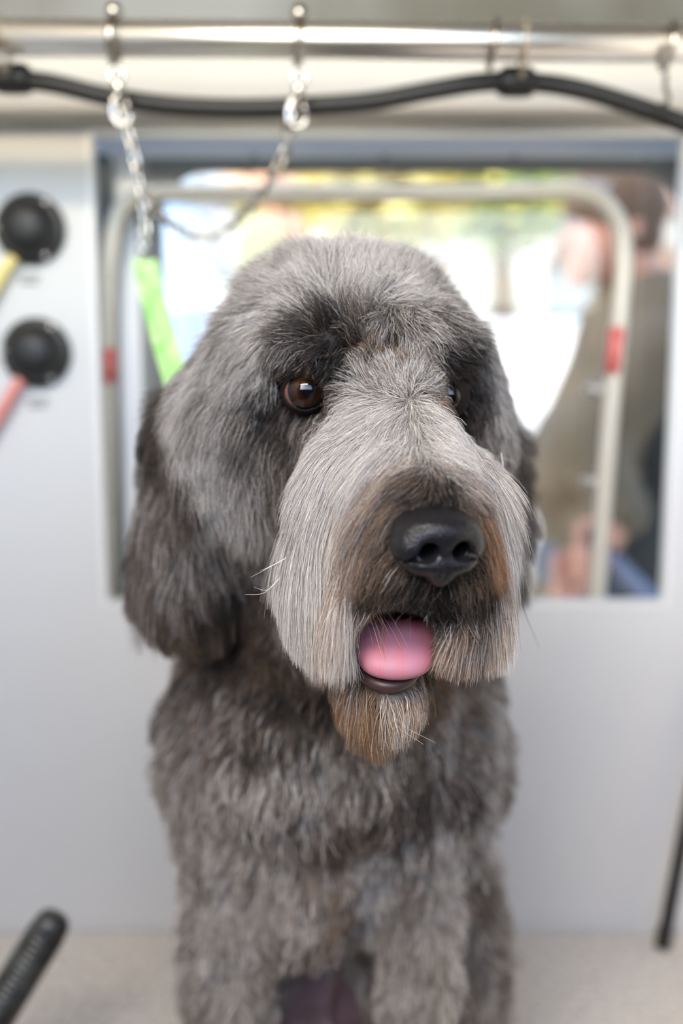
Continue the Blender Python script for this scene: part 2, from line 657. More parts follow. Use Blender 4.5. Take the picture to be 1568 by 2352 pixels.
CY = 0.93
pA = ring_bottom[263]
cA = chain('hanging_chain', [W(262, 222, CY), W(275, 262, CY), W(300, 320, CY), W(312, 380, CY), W(322, 440, CY), W(334, 500, CY), W(333, 560, CY)],
           'steel chain hanging from the rod down to the green strap')
snap_hook(cA, pA, 1.05, -0.12)
snap_hook(cA, W(331, 548, CY), .62, 0.1)
pB = ring_bottom[687]
cB = chain('draped_chain', [W(680, 232, CY), W(662, 285, CY), W(660, 335, CY + .005), W(628, 400, CY + .01), W(590, 455, CY + .02), W(540, 510, CY + .03), W(480, 545, CY + .03), W(415, 530, CY + .03), W(360, 485, CY + .02), W(318, 436, CY + .006)],
           'steel chain draped from the second ring across to the hanging chain')
snap_hook(cB, pB, 1.05, 0.05)

# green strap from the chain to the dog's neck
M_green = mat('bright_green_nylon', srgb(140, 205, 110), 0.6, mottle=srgb(206, 232, 168), mscale=38, bump=.3, bscale=900)
strap = empty('green_strap', tuple(W(335, 606, CY)))
tag(strap, 'bright green nylon strap from the chain to the dog\'s neck', 'leash')
sp = spline([W(332, 596, CY), W(345, 660, CY - .01), W(372, 760, CY - .05), W(402, 865, CY - .09), W(450, 1000, CY - .13), W(520, 1200, CY - .15), W(600, 1350, CY - .16)], 40)
bm = bmesh.new()
prev = None
for p in sp:
    ring = [bm.verts.new((p[0] + a, p[1] + b, p[2])) for a, b in ((-.011, -.001), (.011, -.001), (.011, .001), (-.011, .001))]
    if prev:
        for k in range(4):
            bm.faces.new((prev[k], prev[(k + 1) % 4], ring[(k + 1) % 4], ring[k]))
    prev = ring
bmesh.ops.recalc_face_normals(bm, faces=bm.faces[:])
obj('webbing', bm, M_green, strap)

# ------------------------------------------------------------------ black valve knobs on the wall
def knob(px, py, label, tube_ctrl, tube_col, tube_name):
    c = W(px, py, WY - .001)
    e = empty('valve_knob', tuple(c))
    tag(e, label, 'knob', 'round black valve knobs on the wall')
    Rm = Matrix.Translation(Vector(c)) @ Matrix.Rotation(math.pi / 2, 4, 'X')
    r = 0.0385
    bm = lathe(bmesh.new(), [(0, 0), (r, 0), (r, .006), (r - .003, .009), (r - .008, .010), (0, .010)], 40, Rm)
    obj('flange', bm, mat('black_flange_plastic', srgb(44, 43, 38), .42), e, smooth=True)
    bm = lathe(bmesh.new(), [(r - .007, .010), (r - .008, .018), (r - .012, .027), (r - .019, .033), (r - .027, .0355), (0, .036)], 40, Rm)
    obj('dome', bm, mat('black_dome_rubber', srgb(24, 24, 24), .5), e, smooth=True)
    for a in (55, 178, 300):
        bm = lathe(bmesh.new(), [(.0042, .009), (.0042, .0112), (.002, .0125), (0, .0127)], 12)
        bmesh.ops.transform(bm, matrix=Rm @ Matrix.Translation(((r - .0055) * math.cos(math.radians(a)), (r - .0055) * math.sin(math.radians(a)), 0)), verts=bm.verts[:])
        obj('screw', bm, M_steel, e, smooth=True)
    bm = tube(bmesh.new(), spline([W(x, y, WY - d) for x, y, d in tube_ctrl], 24), .0065, 12)
    obj(tube_name, bm, mat(tube_name + '_plastic', tube_col, .45), e, smooth=True)
    return e


knob(72, 527, 'upper black valve knob on the white wall with a yellow tube', [(32, 590, .012), (5, 630, .014), (-28, 690, .014), (-70, 770, .012)], srgb(234, 216, 140), 'yellow_tube')
knob(86, 810, 'lower black valve knob on the white wall with a red tube', [(48, 870, .012), (20, 915, .014), (-12, 970, .014), (-66, 1050, .012)], srgb(224, 146, 136), 'red_tube')
for px, py, lab in ((68, 642, 'small printed sticker under the upper black knob'), (88, 926, 'small printed sticker under the lower black knob')):
    c = W(px, py, WY)
    e = obj('wall_sticker', newbox(c[0] - .016, c[0] + .016, WY - .0006, WY - .0001, c[2] - .008, c[2] + .008), mat('pale_sticker', srgb(206, 206, 204), .5))
    tag(e, lab, 'sticker')
    for k in range(2):
        obj('print_line', newbox(c[0] - .012 + .002 * k, c[0] + .012 - .003 * k, WY - .0009, WY - .00055, c[2] + .0015 - .0065 * k, c[2] + .005 - .0065 * k), mat('grey_print', srgb(120, 120, 118), .6), e)

# ------------------------------------------------------------------ bent rail with red bands behind the wall cut-out
RY = WY + .045
rl = [(250, 1560), (247, 1300), (245, 1000), (246, 720), (252, 590), (270, 500), (310, 453), (370, 445), (560, 445), (900, 444), (1230, 440), (1320, 440), (1385, 462), (1424, 520), (1432, 600), (1424, 720), (1402, 950), (1382, 1200), (1366, 1450), (1358, 1600)]
rail = empty('bent_rail', tuple(W(784, 444, RY)))
tag(rail, 'bent cream steel rail with red bands in front of the window pane', 'rail')
rp = spline([W(x, y, RY) for x, y in rl], 160)
obj('pipe', tube(bmesh.new(), rp, .0100, 16), mat('cream_rail_paint', srgb(205, 198, 182), .3, spec=.6), rail, smooth=True)
for (x0, y0), (x1, y1) in (((246, 800), (246.5, 880)), ((1419, 752), (1408, 860))):
    obj('red_band', tube(bmesh.new(), [W(x0, y0, RY), W(x1, y1, RY)], .0106, 16), mat('red_tape', srgb(204, 104, 96), .4), rail, smooth=True)
for px, py in ((1375, 895), (1365, 1108)):
    a = W(px + 30, py, RY)
    bm = tube(bmesh.new(), [a, a + [-.03, .004, 0]], .006, 12)
    obj('bracket', bm, mat('bracket_grey', srgb(176, 172, 164), .35, metal=.5), rail, smooth=True)

# ------------------------------------------------------------------ black things at the table's edges
bd = empty('dryer_hose', tuple(W(-40, 2420, .80)))
tag(bd, 'black ribbed dryer hose end standing up from the table', 'hose')
a, b = W(-75, 2440, .80), W(133, 2100, .84)
ax = Vector(b - a)
L = ax.length
Mx = Matrix.Translation(Vector(a)) @ ax.to_track_quat('Z', 'Y').to_matrix().to_4x4()
prof = [(0, -.05), (.0165, -.05)]
z = -.048
while z < L - .02:
    prof += [(.0165, z), (.0178, z + .0012), (.0178, z + .0028), (.0165, z + .004)]
    z += .0055
prof += [(.0168, L - .016), (.0158, L - .007), (.012, L - .001), (.006, L + .0015), (0, L + .002)]
obj('ribbed_tube', lathe(bmesh.new(), prof, 28, Mx), mat('black_ribbed_plastic', srgb(26, 26, 25), .33, spec=.6, bump=.5, bscale=180, mottle=srgb(66, 67, 62), mscale=60), bd, smooth=True)
bm = tube(bmesh.new(), spline([a + (a - b) / L * .035, (a[0] - .07, .80, .024), (-.46, .80, .018), (-.60, .76, .018), (-.76, .74, .018)], 40), .0165, 20)
obj('tube', bm, M_black, bd, smooth=True)

pl = empty('black_pole', tuple(W(1527, 2110, 1.085)))
tag(pl, 'thin black pole leaning on the wall at the right edge', 'pole')
p0, p1 = W(1524, 2128, 1.085), W(1612, 1700, 1.10)
p0[2] = 0.006
obj('shaft', tube(bmesh.new(), [p0, p1, p1 + (p1 - p0) * .8], .0075, 14), mat('black_pole_paint', srgb(18, 20, 24), .4), pl, smooth=True)
obj('foot_cap', tube(bmesh.new(), [p0 - (p1 - p0) / np.linalg.norm(p1 - p0) * .004, p0 + (p1 - p0) / np.linalg.norm(p1 - p0) * .018], .0092, 14), M_black, pl, smooth=True)

# ------------------------------------------------------------------ trailer lamp, out of view, put on the front wall for frontal light
lp = empty('wall_lamp', (-0.30, -0.345, 1.52))
tag(lp, 'long flat lamp above the open hatch behind the photographer', 'lamp')
obj('housing', newbox(-0.80, 0.20, -0.3495, -0.325, 1.46, 1.60, bev=.006), M_trim, lp)
obj('diffuser', newbox(-0.78, 0.18, -0.327, -0.318, 1.475, 1.585, bev=.002), mat('lamp_diffuser', (.9, .85, .75, 1), .5, emit=(1.0, .86, .66, 1), estr=42.0), lp)

# ------------------------------------------------------------------ outside: person, parked van, house, wall, trees
def outdoors():
    # person in beanie and dark jacket, seen from the side, looking down at the hands
    PY = 2.12
    s = PY / FPX
    per = empty('person', (W(1430, 900, PY)[0], PY, GZ))
    tag(per, 'person in brown beanie and olive jacket standing outside the window', 'person')
    skin = mat('skin', srgb(192, 140, 118), .5, sss=.1)
    lo, hi = np.array([.30, PY - .32, GZ - .02]), np.array([1.0, PY + .32, 1.22])
    body = Field(lo, hi, .008)
    hc = W(1408, 520, PY)                 # head centre
    f = np.array([-.94, -.20, -.12])      # looking left, a little towards us and down
    f /= np.linalg.norm(f)
    body.ell(hc + [.005, 0, .012], (.088, .074, .098), .02)
    body.ell(hc + f * .045 + [0, 0, -.05], (.052, .055, .062), .03)
    body.cone(hc + f * .088 + [0, 0, .012], hc + f * .108 + [0, 0, -.022], .008, .014, .012)      # nose
    body.ell(hc + f * .078 + [0, 0, -.062], (.02, .024, .008), .008)                               # lips
    body.ell(hc + f * .074 + [0, 0, -.098], (.02, .022, .018), .02)                                # chin
    body.ell(hc + [.018, -.076, -.008], (.02, .01, .03), .008)                                     # ear
    for sy in (-.028, .028):
        body.ell(hc + f * .083 + [0, sy, .022], (.012, .012, .01), .006, 'sub')
    sh = hc + [.075, .02, -.235]          # base of neck
    body.cone(hc + [.03, 0, -.06], sh + [0, 0, .08], .055, .062, .03)
    hip = np.array([W(1385, 1100, PY)[0], PY, GZ + .88])
    body.cone(sh, hip, .10, .12, .05)
    for sy in (-.09, .09):
        body.cone(hip + [0, sy, -.02], np.array([hip[0] - .01, PY + sy, GZ + .46]), .085, .06, .04)
        body.cone(np.array([hip[0] - .01, PY + sy, GZ + .46]), np.array([hip[0] + .01, PY + sy, GZ + .08]), .055, .04, .03)
        body.cone(np.array([hip[0] + .03, PY + sy, GZ + .04]), np.array([hip[0] - .16, PY + sy, GZ + .03]), .045, .032, .02)
    hands = []
    for sy, el, wr, hd in ((-.20, W(1345, 1010, PY - .16), W(1432, 1175, PY - .24), W(1395, 1225, PY - .25)),
                           (.20, W(1300, 1010, PY + .12), W(1375, 1235, PY - .17), W(1335, 1300, PY - .20))):
        s0 = sh + [-.02, sy, -.03]
        body.cone(s0, el, .058, .045, .04)
        body.cone(el, wr, .042, .028, .03)
        body.cone(wr, hd, .027, .034, .02)
        dirv = (hd - wr) / np.linalg.norm(hd - wr)
        side = np.cross(dirv, [0, 1, 0])
        side /= np.linalg.norm(side)
        for k in range(4):
            o = side * (-.027 + .018 * k)
            a = hd + o + dirv * .02
            b = a + dirv * (.04 + .006 * (1.5 - abs(1.5 - k))) + np.array([0, -.012, -.006])
            c2 = b + dirv * .022 + np.array([0, .012, -.02])
            body.cone(a, b, .0105, .0095, .004)
            body.cone(b, c2, .0095, .008, .004)
        a = hd - side * .03 - dirv * .01
        b = a - side * .02 + dirv * .03 + np.array([0, -.01, 0])
        body.cone(a, b, .012, .0105, .006)
        body.cone(b, b + dirv * .028 + side * .01, .0105, .009, .006)
        hands.append((s0, el, wr, hd))
    obj('body', body.mesh('body'), skin, per)
    jk = Field(lo, hi, .009)
    jk.cone(sh + [0, 0, .02], hip + [0, 0, -.08], .135, .155, .06)
    jk.ell(sh + [-.02, 0, -.20], (.15, .19, .22), .06)
    jk.ell(sh + [0, 0, -.02], (.11, .20, .07), .05)
    jk.cone(sh + [.01, 0, .03], sh + [-.02, 0, .085], .085, .078, .03)
    jk.ell(W(1300, 1080, PY - .02), (.10, .15, .11), .06)
    for s0, el, wr, hd in hands:
        jk.cone(s0, el, .082, .068, .04)
        jk.cone(el, wr, .066, .05, .03)
    jk.cone(sh + [0, 0, .06], sh + [-.035, 0, .16], .066, .066, 0, 'sub')
    obj('jacket', jk.mesh('jacket'), mat('olive_jacket_cloth', srgb(112, 98, 78), .85, bump=.4, bscale=60, mottle=srgb(92, 82, 66), mscale=6), per)
    vs = Field(lo, hi, .009)
    vs.cone(sh + [.05, 0, -.02], hip + [.05, 0, .0], .145, .165, .06)
    vs.ell(sh + [.04, -.05, -.20], (.15, .17, .20), .05)
    obj('vest', vs.mesh('vest'), mat('charcoal_vest_cloth', srgb(52, 52, 50), .8, bump=.4, bscale=50), per)
    tr = Field(lo, hi, .009)
    tr.cone(hip + [0, 0, .02], hip + [0, 0, -.08], .145, .14, .04)
    for sy in (-.09, .09):
        tr.cone(hip + [0, sy, -.05], np.array([hip[0] - .01, PY + sy, GZ + .46]), .10, .078, .04)
        tr.cone(np.array([hip[0] - .01, PY + sy, GZ + .46]), np.array([hip[0] + .01, PY + sy, GZ + .09]), .074, .064, .03)
    obj('trousers', tr.mesh('trousers'), mat('slate_trousers_cloth', srgb(84, 88, 96), .85), per)
    be = Field(hc - .2, hc + .2, .006)
    be.ell(hc + [.004, 0, .036], (.108, .092, .096), .01)
    be.ell(hc + f * .06 + np.array([-.01, 0, -.098]), (.17, .15, .115), .004, 'sub')
    hat = obj('beanie', be.mesh('beanie'), mat('brown_beanie_knit', srgb(98, 78, 62), .95, bump=.6, bscale=160), per)
    ha = Field(hc - .2, hc + .2, .006)
    ha.ell(hc + [.035, 0, -.012], (.068, .079, .07), .01)
    ha.ell(hc + [-.09, 0, -.03], (.09, .12, .12), .004, 'sub')
    obj('hair', ha.mesh('hair'), mat('brown_hair', srgb(92, 66, 50), .8), per)
    for nm, hx in (('eye', -.026), ('eye', .026)):
        bm = bmesh.new()
        bmesh.ops.create_uvsphere(bm, u_segments=12, v_segments=8, radius=.011, matrix=Matrix.Translation(Vector(hc + f * .078 + [0, hx, .022])))
        obj(nm, bm, mat('person_eye', srgb(60, 44, 36), .2), per, smooth=True)
    # what the hands hold
    tl = empty('blue_tool', tuple(W(1395, 1270, PY - .27)))
    tag(tl, 'grey blue bar held in the hands of the person outside', 'tool')
    obj('bar', tube(bmesh.new(), [W(1385, 1262, PY - .262), W(1492, 1375, PY - .25), W(1560, 1450, PY - .24)], .016, 14), mat('slate_blue_plastic', srgb(112, 118, 142), .4), tl, smooth=True)
    obj('grip', tube(bmesh.new(), [W(1350, 1225, PY - .265), W(1388, 1265, PY - .262)], .018, 14), M_black, tl, smooth=True)

    # parked pale van at the left
    vx, vy = W(398, 500, 4.2)[0], 4.2
    van = empty('parked_van', (vx - 1.2, vy + 1.0, GZ))
    tag(van, 'pale blue parked van beyond the left side of the window', 'van')
    pv = mat('pale_blue_van_paint', srgb(196, 208, 226), .3, spec=.6, coat=.4)
    bm = newbox(vx - 2.4, vx, vy, vy + 3.0, GZ + .32, GZ + 2.5, bev=.16)
    obj('body', bm, pv, van, smooth=True)
    obj('rear_window', newbox(vx - 2.0, vx - .4, vy - .012, vy + .03, GZ + 1.5, GZ + 2.15, bev=.01), mat('dark_van_glass', srgb(60, 70, 84), .08), van)
    obj('bumper', newbox(vx - 2.4, vx, vy - .09, vy + .08, GZ + .34, GZ + .58, bev=.04), mat('van_bumper', srgb(70, 72, 76), .6), van)
    obj('tail_light', newbox(vx - .2, vx - .06, vy - .02, vy + .04, GZ + .9, GZ + 1.35, bev=.015), mat('tail_red', srgb(190, 40, 36), .25), van)
    obj('tail_light', newbox(vx - 2.34, vx - 2.2, vy - .02, vy + .04, GZ + .9, GZ + 1.35, bev=.015), mat('tail_red', srgb(190, 40, 36), .25), van)
    for wx in (vx - .12, vx - 2.28):
        for wy in (vy + .6, vy + 2.4):
            bm = lathe(bmesh.new(), [(0, -.1), (.2, -.1), (.33, -.11), (.36, -.06), (.36, .06), (.33, .11), (.2, .1), (0, .1)], 28, Matrix.Translation((wx, wy, GZ + .36)) @ Matrix.Rotation(math.pi / 2, 4, 'Y'))
            obj('wheel', bm, mat('tyre', srgb(36, 36, 36), .8), van, smooth=True)

    # pale house with white columns
    HY = 11.0
    hx0, hx1 = W(900, 600, HY)[0], W(1700, 600, HY)[0]
    ho = empty('pale_house', ((hx0 + hx1) / 2, HY + 3, GZ))
    tag(ho, 'pale house with white porch columns across the street', 'house')
    cream = mat('peach_stucco', srgb(246, 216, 196), .9)
    whitep = mat('white_house_paint', srgb(244, 242, 240), .7)
    obj('wall', newbox(hx0, hx1, HY + 1.5, HY + 7, GZ, GZ + 3.3), cream, ho)
    obj('porch_floor', newbox(hx0 - .2, hx1, HY - .2, HY + 1.5, GZ, GZ + .16, bev=.02), mat('porch_concrete', srgb(214, 206, 196), .9), ho)
    for px in (960, 1082, 1205):
        c = W(px, 600, HY)[0]
        bm = newbox(c - .2, c + .2, HY, HY + .38, GZ + .16, GZ + 2.7, bev=.03)
        box(bm, c - .26, c + .26, HY - .06, HY + .44, GZ + .16, GZ + .36, bev=.02)
        box(bm, c - .26, c + .26, HY - .06, HY + .44, GZ + 2.52, GZ + 2.7, bev=.02)
        obj('column', bm, whitep, ho)
    obj('porch_beam', newbox(hx0 - .2, hx1, HY - .1, HY + .5, GZ + 2.7, GZ + 3.0, bev=.02), whitep, ho)
    gx0, gx1 = W(1242, 600, HY)[0], W(1600, 600, HY)[0]
    gd = obj('garage_door', newbox(gx0, gx1, HY + .9, HY + 1.0, GZ + .16, GZ + 2.5), mat('pale_grey_door_paint', srgb(206, 212, 220), .6), ho)
    for k in range(5):
        obj('panel', newbox(gx0 + .05, gx1 - .05, HY + .87, HY + .91, GZ + .2 + k * .46, GZ + .2 + k * .46 + .40, bev=.012), mat('pale_grey_door_paint', srgb(206, 212, 220), .6), gd)
    for px in (925, 1020, 1142):
        c = W(px, 600, HY + 1.5)[0]
        wi = obj('window', newbox(c - .32, c + .32, HY + 1.45, HY + 1.52, GZ + 1.1, GZ + 2.3, bev=.01), whitep, ho)
        for i in range(2):
            for j in range(2):
                obj('pane', newbox(c - .28 + .29 * i, c - .01 + .29 * i, HY + 1.43, HY + 1.46, GZ + 1.15 + .57 * j, GZ + 1.68 + .57 * j), mat('house_glass', srgb(150, 160, 168), .1), wi)
    bm = bmesh.new()
    v = [bm.verts.new(p) for p in ((hx0 - .6, HY - .5, GZ + 3.0), (hx1 + .3, HY - .5, GZ + 3.0), (hx1 + .3, HY + 7.5, GZ + 3.0), (hx0 - .6, HY + 7.5, GZ + 3.0), (hx0 + 1.6, HY + 3.6, GZ + 4.6), (hx1 - 1.2, HY + 3.6, GZ + 4.6))]
    for fa in ((0, 1, 5, 4), (1, 2, 5), (2, 3, 4, 5), (3, 0, 4), (0, 3, 2, 1)):
        bm.faces.new([v[i] for i in fa])
    obj('roof', bm, mat('brown_roof_shingle', srgb(158, 128, 112), .9), ho)

    # low white garden wall
    y0 = 7.0
    x0, x1 = W(1120, 760, y0)[0], W(1420, 760, y0)[0]
    z1 = W(1200, 738, y0)[2]
    gw = empty('garden_wall', ((x0 + x1) / 2, y0, GZ))
    tag(gw, 'low white garden wall in front of the pale house', 'wall')
    obj('wall', newbox(x0, x1, y0, y0 + .2, GZ, z1 - .06), whitep, gw)
    obj('coping', newbox(x0 - .04, x1 + .04, y0 - .04, y0 + .24, z1 - .06, z1, bev=.012), mat('coping_white', srgb(226, 232, 240), .6), gw)

    # trees
    def tree(px, Y, top_py, crown_r, cols, label, seed, sp=1.0):
        r2 = random.Random(seed)
        base = W(px, 1100, Y)
        top = W(px, top_py, Y)
        t = empty('street_tree', (base[0], Y, GZ))
        tag(t, label, 'tree', 'trees across the street')
        zc = top[2]
        bm = bmesh.new()
        tube(bm, spline([(base[0], Y, GZ), (base[0] + .05, Y, (GZ + zc) * .45), (base[0] - .05, Y, zc)], 12), [.16 - .008 * k for k in range(12)], 10)
        obj('trunk', bm, mat('bark', srgb(112, 92, 74), .95, bump=.6, bscale=20), t, smooth=True)
        for k in range(5):
            a = k * 1.256 + r2.random()
            e = Vector((base[0] + math.cos(a) * crown_r * .7, Y + math.sin(a) * crown_r * .7, zc + crown_r * (.1 + .5 * r2.random())))
            obj('branch', tube(bmesh.new(), spline([(base[0], Y, zc - crown_r * .5), (Vector((base[0], Y, zc - crown_r * .2)) + e) / 2 + Vector((0, 0, .1)), e], 8), [.06 - .006 * i for i in range(8)], 8), mat('bark', srgb(112, 92, 74), .95), t, smooth=True)
        vs, fs, ms = [], [], []
        for i in range(1500):
            while True:
                p = Vector((r2.uniform(-1, 1), r2.uniform(-1, 1), r2.uniform(-1, 1)))
                if p.length < 1:
                    break
            p = p * (.55 + .45 * p.length)
            c = Vector((base[0], Y, zc + crown_r * .25)) + Vector((p.x * crown_r * sp, p.y * crown_r, p.z * crown_r * .85))
            q = Matrix.Rotation(r2.uniform(0, 6.28), 3, 'Z') @ Matrix.Rotation(r2.uniform(-1.2, 1.2), 3, 'X')
            s_ = r2.uniform(.05, .11)
            n0 = len(vs)
            for u, w in ((-1, 0), (0, -.55), (1, 0), (0, .55)):
                vs.append(tuple(c + q @ Vector((u * s_, w * s_, 0))))
            fs.append((n0, n0 + 1, n0 + 2, n0 + 3))
            ms.append(r2.randrange(len(cols)))
        me = bpy.data.meshes.new('foliage')
        me.from_pydata(vs, [], fs)
        for k, c in enumerate(cols):
            me.materials.append(mat('leaf_%d_%d_%d' % c, srgb(*c), .6))
        for p, k in zip(me.polygons, ms):
            p.material_index = k
        fo = obj('foliage', me, None, t)
        fo['kind'] = 'stuff'
    tree(880, 7.4, 470, .66, [(226, 206, 110), (196, 190, 104), (236, 220, 150)], 'yellow leaved tree behind the top of the dog\'s head', 3)
    tree(1150, 9.3, 470, .78, [(150, 170, 96), (214, 204, 110), (128, 150, 84)], 'green and yellow tree in front of the house columns', 5)
    tree(640, 9.6, 480, .95, [(246, 206, 168), (240, 190, 150), (250, 226, 190)], 'peach coloured autumn tree left of the dog\'s head', 8)
    tree(470, 8.2, 640, .66, [(236, 222, 140), (244, 234, 186), (206, 206, 130)], 'pale yellow bushy tree behind the hanging chain', 11)


outdoors()
# ================================================================== the dog
YAW, HPITCH = math.radians(17), math.radians(12)
HM = axes(YAW, HPITCH)                      # head axes: right, forward, up
HR, HF, HU = HM[:, 0], HM[:, 1], HM[:, 2]
B = Field((-0.22, 0.385, -0.012), (0.22, 1.112, 0.80), 0.0036)

# hindquarters, trunk, chest
B.ell((-.012, .872, .13), (.072, .085, .135), .04)                          # belly
B.cone((-.005, .80, .40), (.005, .965, .16), .098, .112, .05)
B.ell((.108, .885, .125), (.046, .10, .105), .03)
B.ell((-.10, .885, .125), (.044, .10, .105), .03)
for sx in (-1, 1):
    B.cone((.112 * sx, .86, .038), (.118 * sx, .745, .026), .032, .021, .015)
    B.ell((.118 * sx, .725, .021), (.027, .036, .018), .012)
B.cone((.03, 1.03, .05), (.09, 1.06, .03), .022, .014, .02)               # tail
B.cone(W(755, 2230, .795), W(748, 2460, .78), .010, .015, .012)            # folds of the groin
B.cone(W(625, 2210, .80), W(700, 2460, .785), .012, .014, .012)
B.cone(W(790, 1260, .70), W(770, 1640, .735), .078, .092, .05)            # neck
B.ell(W(765, 1740, .765), (.092, .085, .105), .05)                        # upper chest
B.ell(W(720, 1935, .758), (.054, .070, .090), .03)                        # breast
B.ell(W(528, 1690, .78), (.042, .07, .085), .04)                          # shoulders
B.ell(W(1010, 1720, .78), (.042, .07, .09), .04)
for s0, s1, s2, pw in ((W(530, 1790, .755), W(522, 2120, .735), (-.077, .715, .055), (-.079, .695, .02)),
                       (W(975, 1820, .755), W(958, 2120, .735), (.053, .712, .055), (.056, .692, .02))):
    s2, pw = np.array(s2), np.array(pw)
    B.cone(s0, s1, .041, .027, .03)
    B.cone(s1, s2, .027, .022, .02)
    B.cone(s2, pw, .025, .022, .015)
    B.ell(pw + [0, -.012, -.001], (.028, .038, .019), .012)
    for k in (-1.5, -.5, .5, 1.5):
        B.ell(pw + [k * .0125, -.04, -.006], (.0085, .016, .012), .006)

# head
B.ell(W(800, 835, .635), (.072, .082, .057), .02, M=HM)                   # skull
B.ell(W(800, 757, .625), (.058, .066, .038), .03, M=HM)                   # crown
B.ell(W(585, 1010, .630), (.050, .052, .064), .03)                        # cheeks
B.ell(W(1025, 1000, .640), (.036, .05, .056), .03)
B.cone(W(800, 1050, .64), W(800, 1240, .66), .066, .062, .03)             # back of jaw
B.ell(W(735, 795, .566), (.026, .016, .013), .018, M=HM)                  # brows
B.ell(W(985, 790, .572), (.026, .016, .013), .018, M=HM)
B.ell(W(922, 748, .564), (.019, .012, .008), .012, M=HM)                 # forehead tuft
B.cone(W(893, 900, .572), W(975, 1165, .487), .0235, .0215, .02)          # bridge
B.cone(W(870, 1060, .570), W(975, 1250, .488), .038, .0255, .02)          # muzzle
B.ell(W(900, 1296, .500), (.023, .026, .0185), .013)                       # upper lips
B.ell(W(1040, 1302, .500), (.018, .024, .0195), .013)
B.ell(W(758, 1270, .533), (.020, .022, .050), .02)                        # moustache undercoat
B.ell(W(1088, 1280, .535), (.014, .022, .050), .02)
B.cone(W(850, 1440, .60), W(885, 1585, .517), .034, .0165, .02)           # lower jaw
B.ell(W(855, 1608, .530), (.011, .012, .011), .012)                       # chin
# mouth
B.ell(W(905, 1440, .525), (.0195, .050, .019), .004, 'sub')
B.ell(W(900, 1500, .505), (.0185, .030, .012), .003, 'sub')
# soft lumps of the clipped coat
sl_, X_ = B._sub(B.lo, B.lo + B.h * B.n)
_P = X_.reshape(-1, 3)
_r = np.random.default_rng(5)
_nz = np.zeros(len(_P), np.float32)
for _k in range(7):
    _f = (_r.normal(size=3) * 75).astype(np.float32)
    _nz += np.sin(_P @ _f + np.float32(_r.uniform(0, 6.28)))
_w = np.clip((.45 - _P[:, 2]) / .04, 0, 1) * np.clip((_P[:, 2] - .06) / .04, 0, 1)
_w2 = np.clip((_P[:, 2] - .60) / .03, 0, 1) * np.clip((_P[:, 1] - .57) / .02, 0, 1) * np.clip((-.03 - _P[:, 0]) / .02, 0, 1)
B.v += ((.0022 * _w + .0011 * _w2) * _nz).reshape(B.v.shape)
# eye sockets
EYES = [(W(701, 899, .5605), np.array([.20, -1, .10])), (W(1024, 910, .574), np.array([.14, -1, .08]))]
for c, g in EYES:
    B.ell(c + [0, -.006, 0], (.0135, .016, .0118), .004, 'sub')
# ears
EARM = axes(math.radians(-35), 0)
B.ell(W(415, 1010, .672), (.018, .022, .030), .02)
B.ell(W(420, 1240, .668), (.030, .013, .066), .012, M=EARM)
B.ell(W(415, 1350, .664), (.033, .012, .034), .015, M=EARM)
EARR = axes(math.radians(40), 0)
B.ell(W(1112, 1030, .700), (.018, .022, .026), .02)
B.ell(W(1130, 1200, .700), (.022, .011, .058), .012, M=EARR)

dog_me = B.mesh('dog')
dog = obj('dog', dog_me)
tag(dog, 'shaggy grey brown dog with floppy ears sitting on the grooming table, tongue out', 'dog')
bvh = BVHTree.FromPolygons([v.co for v in dog_me.vertices], [p.vertices[:] for p in dog_me.polygons])


def hit(px, py):
    d = Vector(ray(px, py)).normalized()
    loc, nor, _, _ = bvh.ray_cast(Vector(CAM), d, 5.0)
    return (np.array(loc), np.array(nor)) if loc is not None else (None, None)


